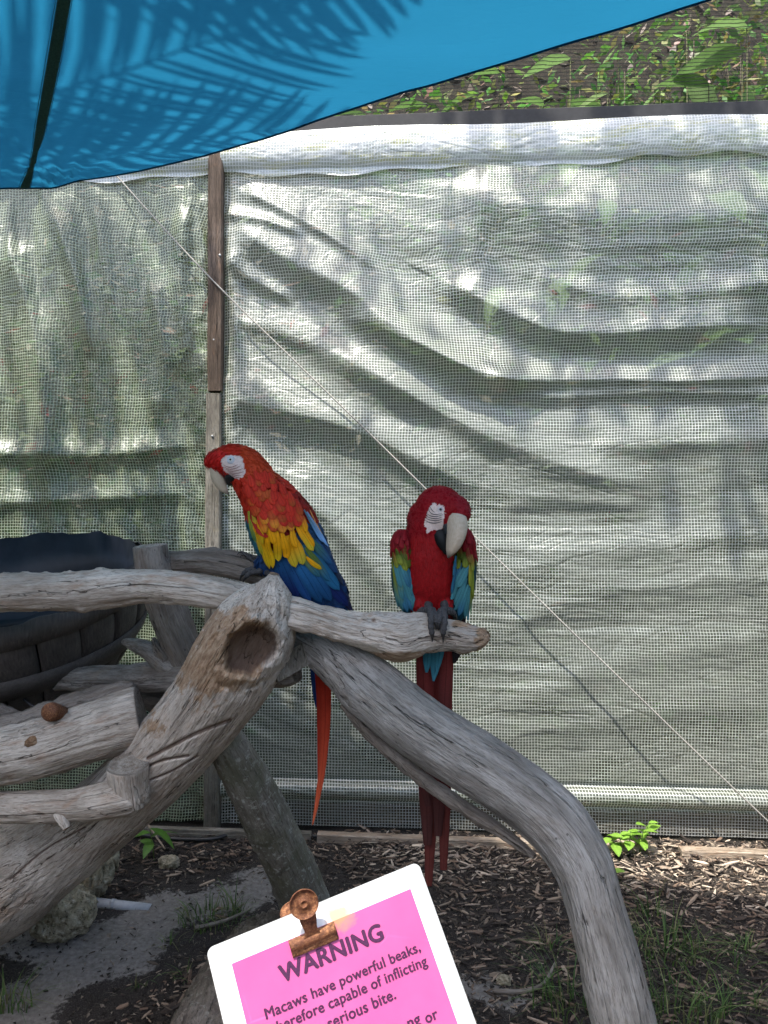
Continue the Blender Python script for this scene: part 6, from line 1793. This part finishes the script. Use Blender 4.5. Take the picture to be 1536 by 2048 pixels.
for pts, w in [([(858, 1210, 1.862), (857, 1290, 1.864), (855, 1320, 1.862), (853, 1345, 1.858)], [24, 22, 18, 5]), ([(872, 1210, 1.860), (872, 1300, 1.862), (870, 1335, 1.860), (867, 1362, 1.856)], [24, 22, 18, 4]), ([(882, 1210, 1.858), (880, 1290, 1.860), (877, 1320, 1.858), (873, 1345, 1.855)], [22, 20, 15, 4])]:
    gw.tail(pts, w, (0.04, 0.17, 0.22), (0.06, 0.24, 0.30), 'tail_covert')
gw.tail([(922, 1190, 1.85), (918, 1260, 1.86), (914, 1300, 1.862), (908, 1326, 1.86)], [26, 24, 20, 6], (0.03, 0.02, 0.022), (0.02, 0.015, 0.016), 'wing_tip_feather')
# beak and face, the head turned and bowed
gw.horn('upper_beak', [((920, 1030, -72), (896, 1036, -34), 17), ((920, 1044, -84), (896, 1048, -42), 17.5), ((916, 1064, -92), (896, 1066, -52), 16), ((908, 1084, -94), (893, 1086, -60), 13), ((899, 1100, -90), (890, 1098, -68), 8), ((890, 1112, -80), (889, 1110, -74), 1.5)], (0.52, 0.43, 0.325), tipcol=(0.08, 0.075, 0.07), power=2.3)
gw.horn('lower_beak', [((856, 1056, -30), (896, 1052, -30), 16), ((862, 1072, -46), (897, 1064, -42), 15), ((872, 1090, -54), (897, 1082, -50), 11), ((886, 1107, -58), (895, 1098, -56), 4)], (0.009, 0.010, 0.011))
gw.horn('beak_base', [((884, 1036, -40), (894, 1036, -56), 8), ((884, 1050, -48), (895, 1050, -62), 9), ((888, 1066, -52), (896, 1066, -66), 8)], (0.03, 0.034, 0.037), n=10)
ep, en = gw.surf(881, 1019, -0.0005)
ring = gw.ball('eyelid', ep, 0.0075, M['down'], gw.root, 0.35, en)
ring.data.color_attributes['col'].data.foreach_set('color', [x for _ in ring.data.vertices for x in (0.55, 0.50, 0.49, 1)])
ey = gw.ball('eye', ep + en * 0.0005, 0.0046, M['eye_white'], gw.root, 0.55, en)
gw.ball('pupil', ep + en * 0.0020, 0.0034, M['pupil'], ey, 0.5, en)
gw.face_lines([[(852, 1032), (862, 1036), (874, 1037), (884, 1034)], [(851, 1036), (861, 1040), (874, 1041), (885, 1038)], [(851, 1041), (860, 1045), (872, 1046), (884, 1043)], [(853, 1027), (862, 1032), (874, 1033), (886, 1029)], [(857, 1019), (863, 1027), (873, 1029), (884, 1027)], [(860, 1013), (864, 1020), (870, 1025)]], None, 0.0010, M['claw'])
# feet over the front of the limb
for sx, toes in ((-1, [[(858, 1218), (862, 1232), (862, 1252), (864, 1268)], [(864, 1220), (872, 1234), (873, 1246)]]), (1, [[(886, 1218), (889, 1236), (888, 1256), (886, 1268)], [(882, 1222), (879, 1236), (877, 1248)]])):
    top = 856 if sx < 0 else 888
    lg = MB(); tube(lg, [P(top, 1200, YG - 0.02), P(top + 1, 1214, YG - 0.045), P(top + 2, 1222, 1.742)], [0.013, 0.0095, 0.0085], 12)
    leg = lg.build('leg', M['toe'], gw.root)
    for k, t in enumerate(toes):
        dep = [1.738, 1.712, 1.702, 1.703][:len(t)] if k == 0 else [1.738, 1.708, 1.700][:len(t)]
        pts = [P(u, v, d) for (u, v), d in zip(t, dep)]
        u, v = t[-1]; cl = [pts[-1], P(u + 0.5, v + 9, dep[-1] + 0.0), P(u, v + 20 if k == 0 else v + 14, dep[-1] + 0.012)]
        gw.toe(pts, 0.0082, 0.0058, leg, cl)
    gw.toe([P(top + 2, 1222, 1.745), P(top + sx * 12, 1222, 1.76), P(top + sx * 20, 1228, 1.775)], 0.010, 0.0065, leg, [P(top + sx * 20, 1228, 1.775), P(top + sx * 24, 1236, 1.785), P(top + sx * 24, 1244, 1.79)])
    gw.toe([P(top + 2, 1222, 1.75), P(top, 1226, 1.79), P(top, 1240, 1.815)], 0.010, 0.0065, leg, [P(top, 1240, 1.815), P(top, 1252, 1.815), P(top, 1262, 1.805)])
